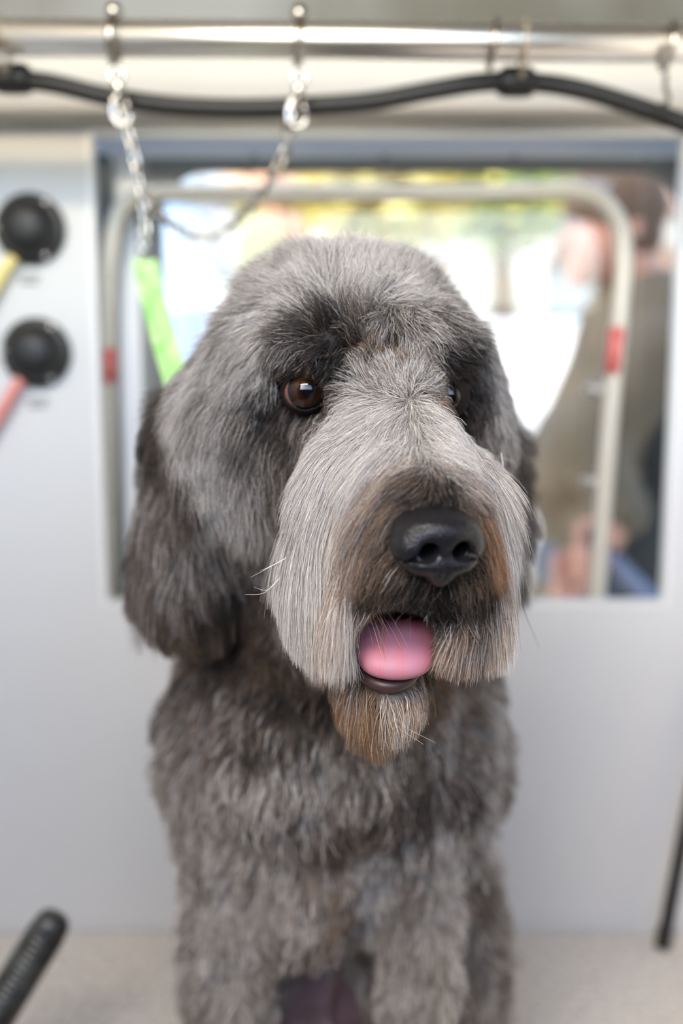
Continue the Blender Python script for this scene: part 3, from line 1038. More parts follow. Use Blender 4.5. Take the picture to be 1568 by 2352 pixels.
# ---------------- coat: direction, length (mm), lift, colours, gravity; read off the photograph, kept at points of the body
#  px, py, dx, dy, length, lift, colours, gravity
PAL = {'S': (.57, .525, .475), 'C': (.78, .70, .605), 'D': (.013, .010, .009), 'T': (.29, .16, .075), 'M': (.185, .138, .105), 'O': (.36, .15, .045)}
G = [
    # crown
    (800, 610, 0, -1, 22, .65, 'S7M2C1', 0), (690, 620, -.4, -.9, 22, .65, 'S6M3', 0), (920, 620, .4, -.9, 22, .6, 'S6M3', 0),
    (600, 660, -.8, -.5, 22, .6, 'S5M4', 0), (1020, 680, .8, -.4, 22, .6, 'S5M4', 0), (540, 740, -.9, .2, 22, .55, 'S5M4D1', 0),
    (1085, 770, .9, .2, 20, .55, 'S5M4', 0), (820, 690, .1, -1, 24, .5, 'S7C1M2', 0), (700, 700, -.6, -.5, 24, .5, 'S7M3', 0),
    (920, 690, .5, -.6, 22, .5, 'S7C1M2', 0), (620, 760, -.7, .4, 26, .35, 'S7M3', 0), (1040, 740, .8, .1, 20, .4, 'S6M3D1', 0),
    (500, 830, -.6, .7, 22, .5, 'S6M3D1', .1), (560, 850, -.4, .9, 26, .35, 'S6M3D1', .1), (620, 850, -.35, .9, 26, .25, 'S7M2D1', .1),
    (1120, 850, .5, .8, 18, .5, 'S5M4D1', .05),
    # brows
    (760, 750, -.3, -.5, 16, .45, 'D9M1', 0), (725, 765, -.6, -.2, 15, .4, 'D8M2', 0), (750, 800, -.5, .2, 13, .4, 'D9M1', .05), (790, 825, -.3, .4, 10, .3, 'D9M1', .05), (815, 790, -.1, -.2, 12, .4, 'D7M3', 0), (700, 790, -.7, .1, 14, .4, 'D7M2S1', .05), (790, 780, -.3, .3, 12, .4, 'D9M1', .05),
    (660, 810, -.8, .5, 14, .35, 'D5M3S2', .05), (830, 730, 0, -.5, 18, .5, 'M4D4S2', 0),
    (880, 735, -.1, .6, 17, .75, 'M4S3D3', .12), (930, 725, .1, .5, 18, .75, 'S4M4D2', .12), (930, 760, .1, .8, 15, .7, 'M4D4S2', .15), (975, 740, .4, .5, 18, .7, 'S4M4D2', .12), (1000, 765, .6, .4, 16, .6, 'D5M3S2', .1), (890, 772, 0, .9, 11, .5, 'D7M3', .1),
    (1020, 800, .6, .3, 14, .45, 'D9M1', .05), (1055, 810, .7, .3, 14, .4, 'D8M2', .05), (1000, 830, .5, .3, 12, .35, 'D8M2', .05), (1080, 830, .6, .5, 14, .4, 'D5M4S1', .05), (960, 790, .2, .4, 14, .5, 'D5M4S1', .1),
    (690, 828, -.6, .4, 9, .3, 'D9M1', .05), (740, 838, -.3, .5, 8, .3, 'D9M1', .05), (650, 848, -.7, .6, 10, .25, 'D7M3', .05), (780, 855, -.2, .5, 8, .25, 'D9M1', 0), (1005, 855, .3, .4, 8, .25, 'D9M1', 0), (1060, 862, .5, .5, 9, .25, 'D8M2', .05),
    (622, 925, -.4, .9, 10, .15, 'D9M1', .1), (655, 965, -.4, .9, 14, .15, 'D8M2', .1), (910, 805, .1, .2, 10, .4, 'T6M3', 0), (845, 790, 0, .2, 10, .4, 'D8M2', 0),
    # stop
    (870, 815, 0, -1, 13, .4, 'T5M3D2', 0), (940, 815, .1, -1, 13, .4, 'T4S4M2', 0), (900, 850, 0, -1, 14, .35, 'S7C1T2', 0), (850, 860, -.3, -.7, 13, .3, 'S6M2T2', 0),
    (950, 865, .2, -.8, 13, .3, 'S7M2T1', 0), (890, 905, -.1, -.3, 6, .2, 'M5S4D1', 0), (800, 890, -.7, -.3, 12, .2, 'M5S3D2', 0),
    (985, 880, .5, -.3, 10, .25, 'M5S3D2', 0),
    # bridge and moustache, parted along the middle
    (860, 940, -.8, .35, 22, .2, 'S7C2M1', .05), (930, 950, -.4, .7, 16, .2, 'S7C2M1', .05), (970, 950, .5, .6, 18, .22, 'S7C2M1', .05),
    (810, 945, -.85, .4, 18, .2, 'S7C2M1', .08), (785, 990, -.7, .7, 22, .15, 'S6C2M2', .2), (715, 1005, -.5, .85, 18, .15, 'D5M4S1', .15), (675, 1060, -.35, .9, 24, .18, 'D4M5S1', .2), (900, 1020, -.75, .55, 34, .2, 'S7C2M1', .15),
    (1030, 1000, .7, .6, 16, .15, 'S6C3M1', .15), (1000, 1040, .7, .5, 24, .2, 'S7C2M1', .1), (1080, 1050, .45, .85, 20, .12, 'S5C4T1', .2),
    (820, 1080, -.6, .8, 42, .15, 'S7C2M1', .25), (935, 1070, -.7, .55, 26, .15, 'S4M3T2', .15), (955, 1105, -.6, .5, 16, .2, 'M5D4T1', .08), (1010, 1108, .2, .6, 12, .2, 'D6M4', .05), (920, 1140, -.6, .6, 16, .2, 'M5D4T1', .08), (1030, 1090, .7, .5, 24, .15, 'S4M3T2', .12),
    (905, 1110, -.7, .65, 44, .18, 'S3M3T3', .22), (1075, 1110, .5, .8, 34, .2, 'S4C2T3', .25),
    (960, 1130, -.45, .5, 9, .25, 'D7M3', 0), (1010, 1140, .1, .6, 8, .25, 'D9M1', 0), (1060, 1140, .55, .6, 10, .25, 'D4M4T1', 0),
    (900, 1160, -.6, .75, 20, .2, 'M5D3T2', .1), (860, 1180, -.45, .9, 50, .18, 'T3M4S2', .3), (1095, 1175, .3, .95, 40, .18, 'O3T4M2', .3),
    (770, 1080, -.45, .9, 42, .13, 'S7C2M1', .3), (710, 1110, -.3, .95, 36, .12, 'S5M4C1', .35), (690, 1180, -.05, 1, 70, .13, 'S7C2M1', .4),
    (760, 1200, -.1, 1, 75, .13, 'S6C3M1', .4), (820, 1240, -.1, 1, 66, .14, 'C4T3S2', .4), (700, 1320, .12, 1, 62, .10, 'S6C3M1', .4),
    (770, 1340, .1, 1, 60, .12, 'C5S3T1', .4), (700, 1420, .25, 1, 40, .12, 'S5C3T2', .4), (790, 1430, .1, 1, 36, .12, 'C5S2T2', .4),
    (1120, 1140, .2, .98, 50, .12, 'S5C4T1', .35), (1160, 1200, .08, 1, 60, .15, 'S6C3T1', .4), (1130, 1260, .1, 1, 62, .13, 'C4S3T3', .4),
    (1165, 1340, -.1, 1, 55, .12, 'S5C4T1', .4), (1115, 1360, -.08, 1, 55, .12, 'T3C4O2', .4), (1150, 1430, -.25, 1, 38, .12, 'C5T3S2', .4),
    # round the nose and lips
    (865, 1230, -.7, .6, 12, .25, 'M6D3T1', .05), (850, 1300, -.6, .8, 18, .22, 'M4D3T3', .1), (900, 1340, -.35, .95, 16, .25, 'D6M3T1', .1),
    (960, 1350, -.1, 1, 12, .3, 'D9M1', .1), (1020, 1350, .2, 1, 13, .3, 'D9M1', .1), (1070, 1320, .3, 1, 18, .25, 'D5M3T2', .15),
    (1090, 1240, .5, .9, 16, .2, 'T4M4D2', .1), (830, 1370, -.4, .95, 18, .2, 'T3M4D3', .15), (1060, 1390, .1, 1, 22, .2, 'D7M2T1', .2), (1035, 1365, .2, 1, 16, .2, 'D9M1', .2), (1070, 1350, .3, 1, 20, .2, 'D7M3', .2),
    # under the eyes and cheeks
    (640, 965, -.4, .9, 16, .2, 'D6M3', .1), (690, 970, -.4, .9, 14, .15, 'D5M4S1', .1), (600, 1010, -.25, .97, 30, .25, 'M4D3S3', .2),
    (640, 1060, -.35, .95, 34, .2, 'D3M5S2', .25), (660, 1140, -.2, 1, 34, .2, 'M5D2S3', .25), (560, 930, -.2, 1, 30, .35, 'S5M4D1', .2),
    (510, 930, -.2, 1, 24, .45, 'S6M3D1', .1), (470, 1000, -.2, 1, 24, .5, 'S5M3D1', .1), (540, 1060, -.05, 1, 32, .35, 'S5M3D1', .2),
    (480, 1100, .1, 1, 26, .4, 'S4M4D2', .1), (580, 1150, 0, 1, 36, .3, 'S5M3D1', .25), (530, 1200, .2, 1, 26, .35, 'M4D4S2', .2),
    (620, 1240, -.05, 1, 34, .2, 'M4D2S4', .3), (600, 1310, 0, 1, 24, .2, 'D5M4', .3),
    (640, 890, -.5, .7, 10, .15, 'D8M2', .05), (770, 920, .4, .3, 7, .15, 'D6M4', 0), (700, 845, -.3, .2, 7, .2, 'D5T3M2', 0), (1040, 860, .2, .2, 7, .2, 'D7T2M1', 0),
    (1000, 930, -.2, .3, 8, .2, 'D5M4T1', 0), (1090, 920, .3, .9, 12, .2, 'D9M1', .1), (1075, 885, .3, .5, 9, .2, 'D9M1', .05), (1085, 955, .2, 1, 12, .15, 'D9M1', .1), (1110, 980, .2, 1, 16, .2, 'D5M4S1', .1),
    (1140, 930, .4, .9, 18, .45, 'S4M4D1', .05), (1150, 1010, .4, .9, 22, .4, 'S3M5D1', .1),
    # ears: dark hair, with the left one's shadow side painted blacker
    (385, 990, -.3, 1, 22, .3, 'D7M3', .1), (430, 1080, -.2, 1, 40, .2, 'D8M2', .3), (370, 1120, -.45, .9, 50, .32, 'M5D3S2', .25),
    (340, 1220, -.4, .92, 60, .32, 'M4D3S2T1', .3), (430, 1240, -.05, 1, 55, .2, 'D5M3S2', .4), (490, 1300, .1, 1, 50, .15, 'D9M1', .4),
    (340, 1340, -.2, 1, 50, .25, 'M4D4S1T1', .35), (420, 1380, 0, 1, 48, .15, 'D5M4T1', .4), (490, 1420, .1, 1, 34, .15, 'D7M2T1', .4),
    (1180, 1060, .4, .9, 30, .3, 'M6S2D2', .2), (1190, 1200, .1, 1, 50, .15, 'D5M4', .3), (1170, 1320, 0, 1, 45, .15, 'D5M4', .4),
    # chin
    (800, 1590, .2, 1, 24, .3, 'T5M4', .3), (860, 1620, -.1, 1, 30, .3, 'T6M3', .3), (900, 1615, 0, 1, 24, .3, 'T4C4S1', .3), (930, 1600, -.35, 1, 22, .3, 'T4C3M2', .3),
    (960, 1560, .3, .9, 22, .3, 'T4M5', .2),
    # neck and chest
    (620, 1500, -.3, .9, 18, .5, 'D7M2T1', .1), (480, 1560, -.3, .9, 20, .5, 'M6D2T1S1', .1), (700, 1620, -.1, 1, 18, .55, 'D6M4', .1),
    (420, 1650, -.3, .95, 18, .55, 'M6S2D2', .1), (560, 1700, 0, 1, 20, .6, 'M4S4D2', .1), (720, 1720, 0, 1, 20, .6, 'S3M4D3', .1),
    (900, 1760, .1, 1, 20, .6, 'M5S4D1', .1), (1050, 1650, .2, 1, 20, .6, 'M5S3T1', .1), (1120, 1700, .3, 1, 18, .6, 'S5M4', .1),
    (600, 1800, 0, 1, 20, .65, 'S5M4D1', .1), (760, 1850, 0, 1, 20, .65, 'S4M5', .1), (640, 1900, 0, 1, 20, .6, 'M5D3S2', .1),
    (820, 1900, 0, 1, 18, .6, 'D4M5', .1), (960, 1880, .1, 1, 18, .6, 'M5D3S2', .1), (650, 2000, 0, 1, 18, .65, 'S5M4T1', .1),
    (760, 2040, 0, 1, 18, .65, 'S5M4T1', .1), (740, 2140, 0, 1, 16, .6, 'S5M4T1', .1),
    # legs
    (450, 1850, -.1, 1, 16, .55, 'M5S4', .1), (500, 2050, 0, 1, 14, .55, 'S5M4', .05), (480, 2250, 0, 1, 12, .55, 'S5M4', .05), (540, 2330, 0, 1, 12, .55, 'S5M4', .05),
    (990, 2000, 0, 1, 15, .55, 'S5M4', .05), (960, 2150, 0, 1, 14, .55, 'S6M3', .05), (950, 2300, 0, 1, 12, .55, 'S6M3', .05),
    (1120, 1900, .1, 1, 16, .55, 'S5M4D1', .05), (1120, 2150, .1, 1, 16, .55, 'M6S3D1', .05), (1140, 2300, .1, 1, 16, .55, 'M6S3D1', .05),
]


def weights(s):
    w = {}
    for i in range(0, len(s), 2):
        w[s[i]] = float(s[i + 1])
    t = sum(w.values())
    return np.array([w.get(k, 0) / t for k in PAL])


gp, gd, gL, glift, gw, gg_ = [], [], [], [], [], []
for px, py, dx, dy, Lm, lf, cs, gr in G:
    p, n = hit(px, py)
    if p is None:
        print('NO HIT', px, py)
        continue
    gp.append(p)
    v = R_ * dx - U_ * dy
    gd.append(v / max(np.linalg.norm(v), 1e-6))
    gL.append(Lm / 1000.0)
    glift.append(lf)
    gw.append(weights(cs))
    gg_.append(gr)
gp, gd, gL, glift, gw, gg_ = map(np.array, (gp, gd, gL, glift, gw, gg_))
# the sides the photograph does not show: coat lies backwards and down
for p, v, Lm, cs in (((0, .73, .80), (0, .8, .3), .022, 'S5M4'), ((-.05, .76, .68), (-.2, .5, -.8), .022, 'S4M5'), ((.06, .76, .68), (.2, .5, -.8), .022, 'S4M5'),
                     ((0, .80, .60), (0, .5, -.8), .02, 'M6S3'), ((0, .92, .45), (0, .4, -.9), .018, 'S4M5'), ((0, 1.06, .25), (0, .2, -1), .018, 'S4M5'), (W(700, 1520, .60), (0, .1, -1), .016, 'D6M3T1'), (W(640, 1450, .62), (0, .1, -1), .018, 'D6M4'), (W(600, 1390, .63), (-.1, .1, -1), .018, 'D6M4'), (W(760, 1570, .585), (0, .1, -1), .016, 'D5M4T1'), (W(730, 1480, .575), (0, .1, -1), .014, 'D6M4'), (W(960, 1500, .60), (0, .1, -1), .016, 'D5M4T1'), (W(1060, 1450, .60), (0, .1, -1), .016, 'D5M4'), (W(400, 1250, .70), (-.1, .2, -1), .03, 'D6M4'), (W(350, 1380, .69), (-.1, .1, -1), .03, 'D6M4'), (W(460, 1380, .69), (0, .1, -1), .03, 'D6M4'), (W(1140, 1200, .73), (.1, .1, -1), .03, 'D6M4'), (W(1130, 1090, .69), (.1, 0, -1), .03, 'D5M5'), (W(1130, 1200, .688), (.05, 0, -1), .035, 'D6M4'), (W(1130, 1320, .69), (0, 0, -1), .035, 'D6M4'), (W(1180, 1200, .70), (.1, 0, -1), .035, 'D5M4'), (W(1170, 1330, .70), (0, 0, -1), .035, 'D5M4'),
                     ((-.14, .86, .2), (-.2, .2, -1), .016, 'M5S4'), ((.14, .88, .2), (.2, .2, -1), .016, 'M5S4'), ((-.08, .69, .08), (0, -.1, -1), .010, 'S5M4'), ((.06, .69, .08), (0, -.1, -1), .010, 'S5M4')):
    gp = np.vstack([gp, p]); gd = np.vstack([gd, np.array(v) / np.linalg.norm(v)]); gL = np.append(gL, Lm); glift = np.append(glift, .55)
    gw = np.vstack([gw, weights(cs)]); gg_ = np.append(gg_, .05)


def interp(P, power=5.0):
    """smooth blend of the coat values of the nearest guide points"""
    out = {k: [] for k in 'dlfwg'}
    for i in range(0, len(P), 20000):
        Q = P[i:i + 20000]
        d2 = ((Q[:, None, :] - gp[None]) ** 2).sum(-1)
        w = 1.0 / (d2 + 1.0e-5) ** (power / 2)
        w /= w.sum(1, keepdims=True)
        out['d'].append(w @ gd)
        out['l'].append(w @ gL)
        out['f'].append(w @ glift)
        out['w'].append(w @ gw)
        out['g'].append(w @ gg_)
    return {k: np.concatenate(v) for k, v in out.items()}


PALA = np.array([PAL[k] for k in PAL])
VC = np.empty(len(dog_me.vertices) * 3)
dog_me.vertices.foreach_get('co', VC)
VC = VC.reshape(-1, 3)
vi = interp(VC)
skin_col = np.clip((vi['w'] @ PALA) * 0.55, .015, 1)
NOSE_C = W(995, 1237, .462)
MOUTH_C = W(905, 1460, .52)
MOUTH_OPEN = W(907, 1479, .49)


def soft(d, a, b):
    return np.clip((d - a) / (b - a), 0, 1)


lipmask = 1 - soft(np.linalg.norm((VC - W(905, 1480, .52)) / np.array([.026, .05, .0255]), axis=1), .82, 1.0)
eyemask = np.zeros(len(VC))
for c, g in EYES:
    eyemask = np.maximum(eyemask, 1 - soft(np.linalg.norm((VC - c - [0, -.004, 0]) / np.array([1, 1.3, .92]), axis=1), .0138, .0157))
# bare belly between the forelegs
bellymask = (1 - soft(np.linalg.norm((VC - W(735, 2330, .83)) / np.array([.045, .12, .085]), axis=1), .8, 1.05)) * soft(VC[:, 1], .755, .775)
dark_skin = np.array([.012, .010, .011])
skin_col = skin_col * (1 - lipmask[:, None]) + dark_skin * lipmask[:, None]
skin_col = skin_col * (1 - eyemask[:, None]) + dark_skin * eyemask[:, None]
bel = np.array([.15, .095, .10])
skin_col = skin_col * (1 - bellymask[:, None]) + bel * bellymask[:, None]
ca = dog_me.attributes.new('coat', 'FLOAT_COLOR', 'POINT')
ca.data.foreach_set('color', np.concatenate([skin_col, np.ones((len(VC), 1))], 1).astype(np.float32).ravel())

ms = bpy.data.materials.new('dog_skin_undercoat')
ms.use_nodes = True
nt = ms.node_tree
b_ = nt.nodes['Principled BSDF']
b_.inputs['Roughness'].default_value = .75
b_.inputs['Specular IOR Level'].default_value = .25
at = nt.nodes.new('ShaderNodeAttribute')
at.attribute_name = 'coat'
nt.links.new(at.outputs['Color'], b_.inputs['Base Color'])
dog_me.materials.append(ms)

# ---------------- fur strands
fm = bpy.data.materials.new('dog_fur')
fm.use_nodes = True
nt = fm.node_tree
nt.nodes.clear()
fo_ = nt.nodes.new('ShaderNodeOutputMaterial')
fh = nt.nodes.new('ShaderNodeBsdfPrincipled')
fa = nt.nodes.new('ShaderNodeAttribute')
fa.attribute_name = 'coat'
fh.inputs['Roughness'].default_value = .42
fh.inputs['Specular IOR Level'].default_value = .3
nt.links.new(fa.outputs['Color'], fh.inputs['Base Color'])
nt.links.new(fh.outputs[0], fo_.inputs[0])

tri = []
dog_me.calc_loop_triangles()
T = np.empty(len(dog_me.loop_triangles) * 3, int)
dog_me.loop_triangles.foreach_get('vertices', T)
T = T.reshape(-1, 3)
TA = np.linalg.norm(np.cross(VC[T[:, 1]] - VC[T[:, 0]], VC[T[:, 2]] - VC[T[:, 0]]), axis=1) / 2
TC = VC[T].mean(1)
noh = np.maximum(np.maximum(lipmask, eyemask), bellymask)
nosemask = 1 - soft(np.linalg.norm((VC - NOSE_C) @ HM / np.array([.0225, .024, .0165]), axis=1), .85, 1.0)
noh = np.maximum(noh, nosemask)
TH = noh[T].mean(1)


def lownoise(P, s, seed):
    r = np.random.default_rng(seed)
    out = np.zeros(len(P))
    for k in range(6):
        f = r.normal(size=3) * s
        out += np.sin(P @ f + r.uniform(0, 6.28))
    return out / 6 ** .5


def roots(mask, n):
    w = TA * mask * (1 - np.clip(TH * 1.6, 0, 1))
    w = w / w.sum()
    t = rng.choice(len(T), int(n * FUR), p=w)
    a, b = rng.random((2, len(t)))
    fl = a + b > 1
    a[fl], b[fl] = 1 - a[fl], 1 - b[fl]
    return VC[T[t, 0]] * (1 - a - b)[:, None] + VC[T[t, 1]] * a[:, None] + VC[T[t, 2]] * b[:, None]


def grow(name, P, K, rad, lab=None, clump=.4, nclump=20, curl=.05, jitter=.25, layer=.006, trim=None, lenmul=1.0, liftadd=0.0, gmul=1.0, mottle=0.0, lumps=150):
    N = len(P)
    q = interp(P)
    n = B.grad(P)
    d = q['d'] + rng.normal(size=(N, 3)) * jitter * .5
    flow = np.stack([lownoise(P, 120, 11 + k) for k in range(3)], 1) * .22
    d = d + flow
    d -= n * (d * n).sum(1, keepdims=True)
    d /= np.maximum(np.linalg.norm(d, axis=1, keepdims=True), 1e-6)
    lf = np.clip(q['f'] + liftadd + rng.normal(size=N) * .12 * (1 + jitter), .03, .95)
    cur = d * np.sqrt(1 - lf ** 2)[:, None] + n * lf[:, None]
    lump = lownoise(P, lumps, 77)
    lf = np.clip(lf + .10 * lump * (q['g'] < .2), .03, .95)
    L = q['l'] * lenmul * rng.uniform(.72, 1.12, N) * (1 + .16 * lump * (q['g'] < .2))
    step = L / (K - 1)
    g = np.array([0, 0, -1.0])
    pts = np.empty((N, K, 3))
    pts[:, 0] = P - n * .001
    lay = rng.random(N) * layer
    perp = np.cross(cur, rng.normal(size=(N, 3)))
    perp /= np.maximum(np.linalg.norm(perp, axis=1, keepdims=True), 1e-6)
    ph = rng.uniform(0, 6.28, N)
    p = P.copy()
    for k in range(1, K):
        t = k / (K - 1)
        cur = cur + g * (q['g'] * gmul * 5.0 / K)[:, None] + d * (.5 / K)
        cur /= np.linalg.norm(cur, axis=1, keepdims=True)
        p = p + cur * step[:, None]
        s = B.sample(p)
        m = s < lay * min(1, 2 * t) + .0008
        if m.any():
            gr = B.grad(p[m])
            p[m] += gr * (lay[m] * min(1, 2 * t) + .0008 - s[m])[:, None]
            c = cur[m] - gr * np.minimum((cur[m] * gr).sum(1), 0)[:, None]
            cur[m] = c / np.maximum(np.linalg.norm(c, axis=1, keepdims=True), 1e-6)
        pts[:, k] = p + perp * (np.sin(ph + t * 5) - np.sin(ph))[:, None] * (curl * L * t)[:, None]
    if clump > 0 and nclump > 1:
        nc = max(1, N // nclump)
        kd = KDTree(nc)
        for i in range(nc):
            kd.insert(P[i], i)
        kd.balance()
        near = np.array([kd.find(P[i])[1] for i in range(N)])
        dist = np.linalg.norm(P - P[near], axis=1)
        amt = clump * rng.uniform(.3, 1.0, N) * (dist < .014)
        tt = np.linspace(0, 1, K) ** 1.3
        pts = pts + (pts[near] - pts) * (amt[:, None] * tt[None])[..., None]
    if trim is not None:
        zc = trim(pts) + (rng.normal(size=N) * .0016)[:, None]
        z = pts[:, :, 2]
        below = z < zc
        has = below.any(1) & ~below[:, 0]
        first = np.where(has, below.argmax(1), K - 1)
        i0 = np.maximum(first - 1, 0)
        ar = np.arange(N)
        e0, e1 = z[ar, i0] - zc[ar, i0], z[ar, first] - zc[ar, first]
        fr = np.where(has, e0 / np.maximum(e0 - e1, 1e-6), 1.0)
        end = np.where(has, i0 + np.clip(fr, 0, 1), K - 1.0)
        u = end[:, None] * np.linspace(0, 1, K)[None]
        j = np.minimum(u.astype(int), K - 2)
        f = (u - j)[..., None]
        pts = pts[ar[:, None], j] * (1 - f) + pts[ar[:, None], j + 1] * f
    # hair clipped clear of the open mouth
    mc = (pts - MOUTH_OPEN) / np.array([.0205, .06, .0212])
    ins = (np.linalg.norm(mc, axis=2) < 1) & (pts[:, :, 1] < .53)
    has = ins.any(1) & (rng.random(N) > .02)
    first = np.where(has, np.maximum(ins.argmax(1), 1), K - 1)
    u = np.where(has, first - .5, K - 1.0)[:, None] * np.linspace(0, 1, K)[None]
    j = np.minimum(u.astype(int), K - 2)
    f = (u - j)[..., None]
    ar = np.arange(N)[:, None]
    pts = pts[ar, j] * (1 - f) + pts[ar, j + 1] * f
    # colour: each strand one of the coat colours
    w = np.clip(q['w'], 0, None)
    if mottle:
        mo = lownoise(P, 75, 40) + .6 * lownoise(P, 170, 41)
        ks = list(PAL)
        w[:, ks.index('S')] *= np.exp(mottle * mo)
        w[:, ks.index('C')] *= np.exp(mottle * mo)
        w[:, ks.index('D')] *= np.exp(-mottle * mo)
    w /= w.sum(1, keepdims=True)
    cum = w.cumsum(1)
    pick = (rng.random(N)[:, None] > cum).sum(1).clip(0, len(PALA) - 1)
    mean = w @ PALA
    col = (PALA[pick] * .78 + mean * .22) * rng.uniform(.6, 1.25, N)[:, None]
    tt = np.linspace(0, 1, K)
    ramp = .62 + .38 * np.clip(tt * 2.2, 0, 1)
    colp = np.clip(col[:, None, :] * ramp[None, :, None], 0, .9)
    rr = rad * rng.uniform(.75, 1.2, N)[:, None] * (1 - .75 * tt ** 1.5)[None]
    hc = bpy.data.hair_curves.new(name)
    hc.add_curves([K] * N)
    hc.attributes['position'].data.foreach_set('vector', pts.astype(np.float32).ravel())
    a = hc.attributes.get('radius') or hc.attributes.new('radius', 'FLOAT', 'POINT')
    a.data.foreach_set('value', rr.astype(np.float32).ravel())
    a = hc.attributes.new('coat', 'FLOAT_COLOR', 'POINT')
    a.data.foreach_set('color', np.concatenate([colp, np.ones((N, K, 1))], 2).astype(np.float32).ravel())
    hc.materials.append(fm)
    o = bpy.data.objects.new(name, hc)
    COL.objects.link(o)
    o.parent = dog
    o['kind'] = 'stuff'
    if lab:
        o['label'] = lab
    return o


def band(P, c, r, a=.8, b=1.1):
    return 1 - soft(np.linalg.norm((P - np.array(c)) / np.array(r), axis=1), a, b)


# areas of the coat
head_m = soft(TC[:, 2], .46, .48) * soft(-TC[:, 1], -.74, -.70)
ear_m = np.maximum(band(TC, W(420, 1230, .668), (.042, .05, .10), .8, 1.0) * (TC[:, 0] < W(545, 1230, .668)[0]), band(TC, W(1145, 1190, .70), (.035, .035, .085), .8, 1.0))
mou_m = np.maximum.reduce([band(TC, W(745, 1230, .52), (.030, .05, .080)), band(TC, W(1130, 1240, .52), (.022, .05, .075)), band(TC, W(900, 1090, .52), (.045, .06, .042))])
chin_m = band(TC, W(865, 1615, .53), (.034, .034, .026)) * (TC[:, 2] < W(865, 1560, .52)[2])
ear_m *= (1 - mou_m)
cut_l, cut_r = W(740, 1552, .50)[2], W(1100, 1566, .50)[2]


TL = [(560, 1380), (628, 1430), (645, 1490), (675, 1528), (720, 1550), (800, 1556), (900, 1540), (990, 1530), (1020, 1552), (1070, 1572), (1130, 1560), (1165, 1530), (1188, 1480), (1205, 1410), (1260, 1370)]
TLW = np.array([W(x, y, .505) for x, y in TL])


def trim_moustache(p):
    return np.interp(p[..., 0], TLW[:, 0], TLW[:, 2])


def trim_ear(p):
    return W(420, 1505, .66)[2] + np.where(p[..., 0] < -.12, (-.12 - p[..., 0]) * .8, 0) + np.where(p[..., 0] < 0, (p[..., 0] + .105) * -.05, 0)


if FUR > 0:
    grow('body_fur', roots((1 - head_m) * (1 - ear_m) * (1 - chin_m) * (1 - mou_m), 60000), 5, .00042, clump=.65, nclump=26, curl=.10, jitter=.5, layer=.008, mottle=1.1, lumps=75)
    grow('head_fur', roots(head_m * (1 - ear_m) * (1 - mou_m) * (1 - chin_m), 190000), 7, .000125, clump=.62, nclump=34, curl=.09, jitter=.48, layer=.006, mottle=.45)
    grow('moustache', roots(mou_m * (1 - chin_m), 105000), 10, .00011, clump=.4, nclump=40, curl=.04, jitter=.25, layer=.006, trim=trim_moustache, lab='silver and tan moustache hair hanging beside the mouth')
    grow('ear_hair', roots(ear_m, 26000), 10, .00018, clump=.8, nclump=90, curl=.07, jitter=.4, layer=.010, trim=trim_ear, lab='long dark ear hair')
    grow('chin_beard', roots(chin_m, 11000), 8, .00013, clump=.7, nclump=60, curl=.09, jitter=.45, layer=.005, lab='tan chin beard')

# ---------------- eyes
def eye_mat():
    m = bpy.data.materials.new('dog_eye')
    m.use_nodes = True
    nt = m.node_tree
    b = nt.nodes['Principled BSDF']
    tc = nt.nodes.new('ShaderNodeTexCoord')
    sx = nt.nodes.new('ShaderNodeSeparateXYZ')
    nt.links.new(tc.outputs['Object'], sx.inputs[0])
    cx = nt.nodes.new('ShaderNodeCombineXYZ')
    nt.links.new(sx.outputs['X'], cx.inputs['X'])
    nt.links.new(sx.outputs['Y'], cx.inputs['Y'])
    ln = nt.nodes.new('ShaderNodeVectorMath')
    ln.operation = 'LENGTH'
    nt.links.new(cx.outputs[0], ln.inputs[0])
    mr = nt.nodes.new('ShaderNodeMapRange')
    mr.inputs['From Max'].default_value = .0125
    nt.links.new(ln.outputs['Value'], mr.inputs['Value'])
    cr = nt.nodes.new('ShaderNodeValToRGB')
    e = cr.color_ramp.elements
    e[0].position, e[0].color = 0.0, (.002, .002, .003, 1)
    e[1].position, e[1].color = 1.0, (.20, .09, .07, 1)
    for pos, c in ((.30, (.003, .002, .002, 1)), (.38, (.006, .003, .002, 1)), (.60, (.028, .009, .004, 1)), (.74, (.013, .005, .003, 1)), (.80, (.006, .004, .004, 1)), (.86, (.010, .006, .006, 1)), (.90, (.16, .07, .05, 1))):
        x = e.new(pos)
        x.color = c
    nt.links.new(mr.outputs[0], cr.inputs['Fac'])
    nt.links.new(cr.outputs[0], b.inputs['Base Color'])
    b.inputs['Roughness'].default_value = .06
    b.inputs['Coat Weight'].default_value = 1.0
    b.inputs['Specular IOR Level'].default_value = 0.0
    b.inputs['Coat Roughness'].default_value = .015
    return m


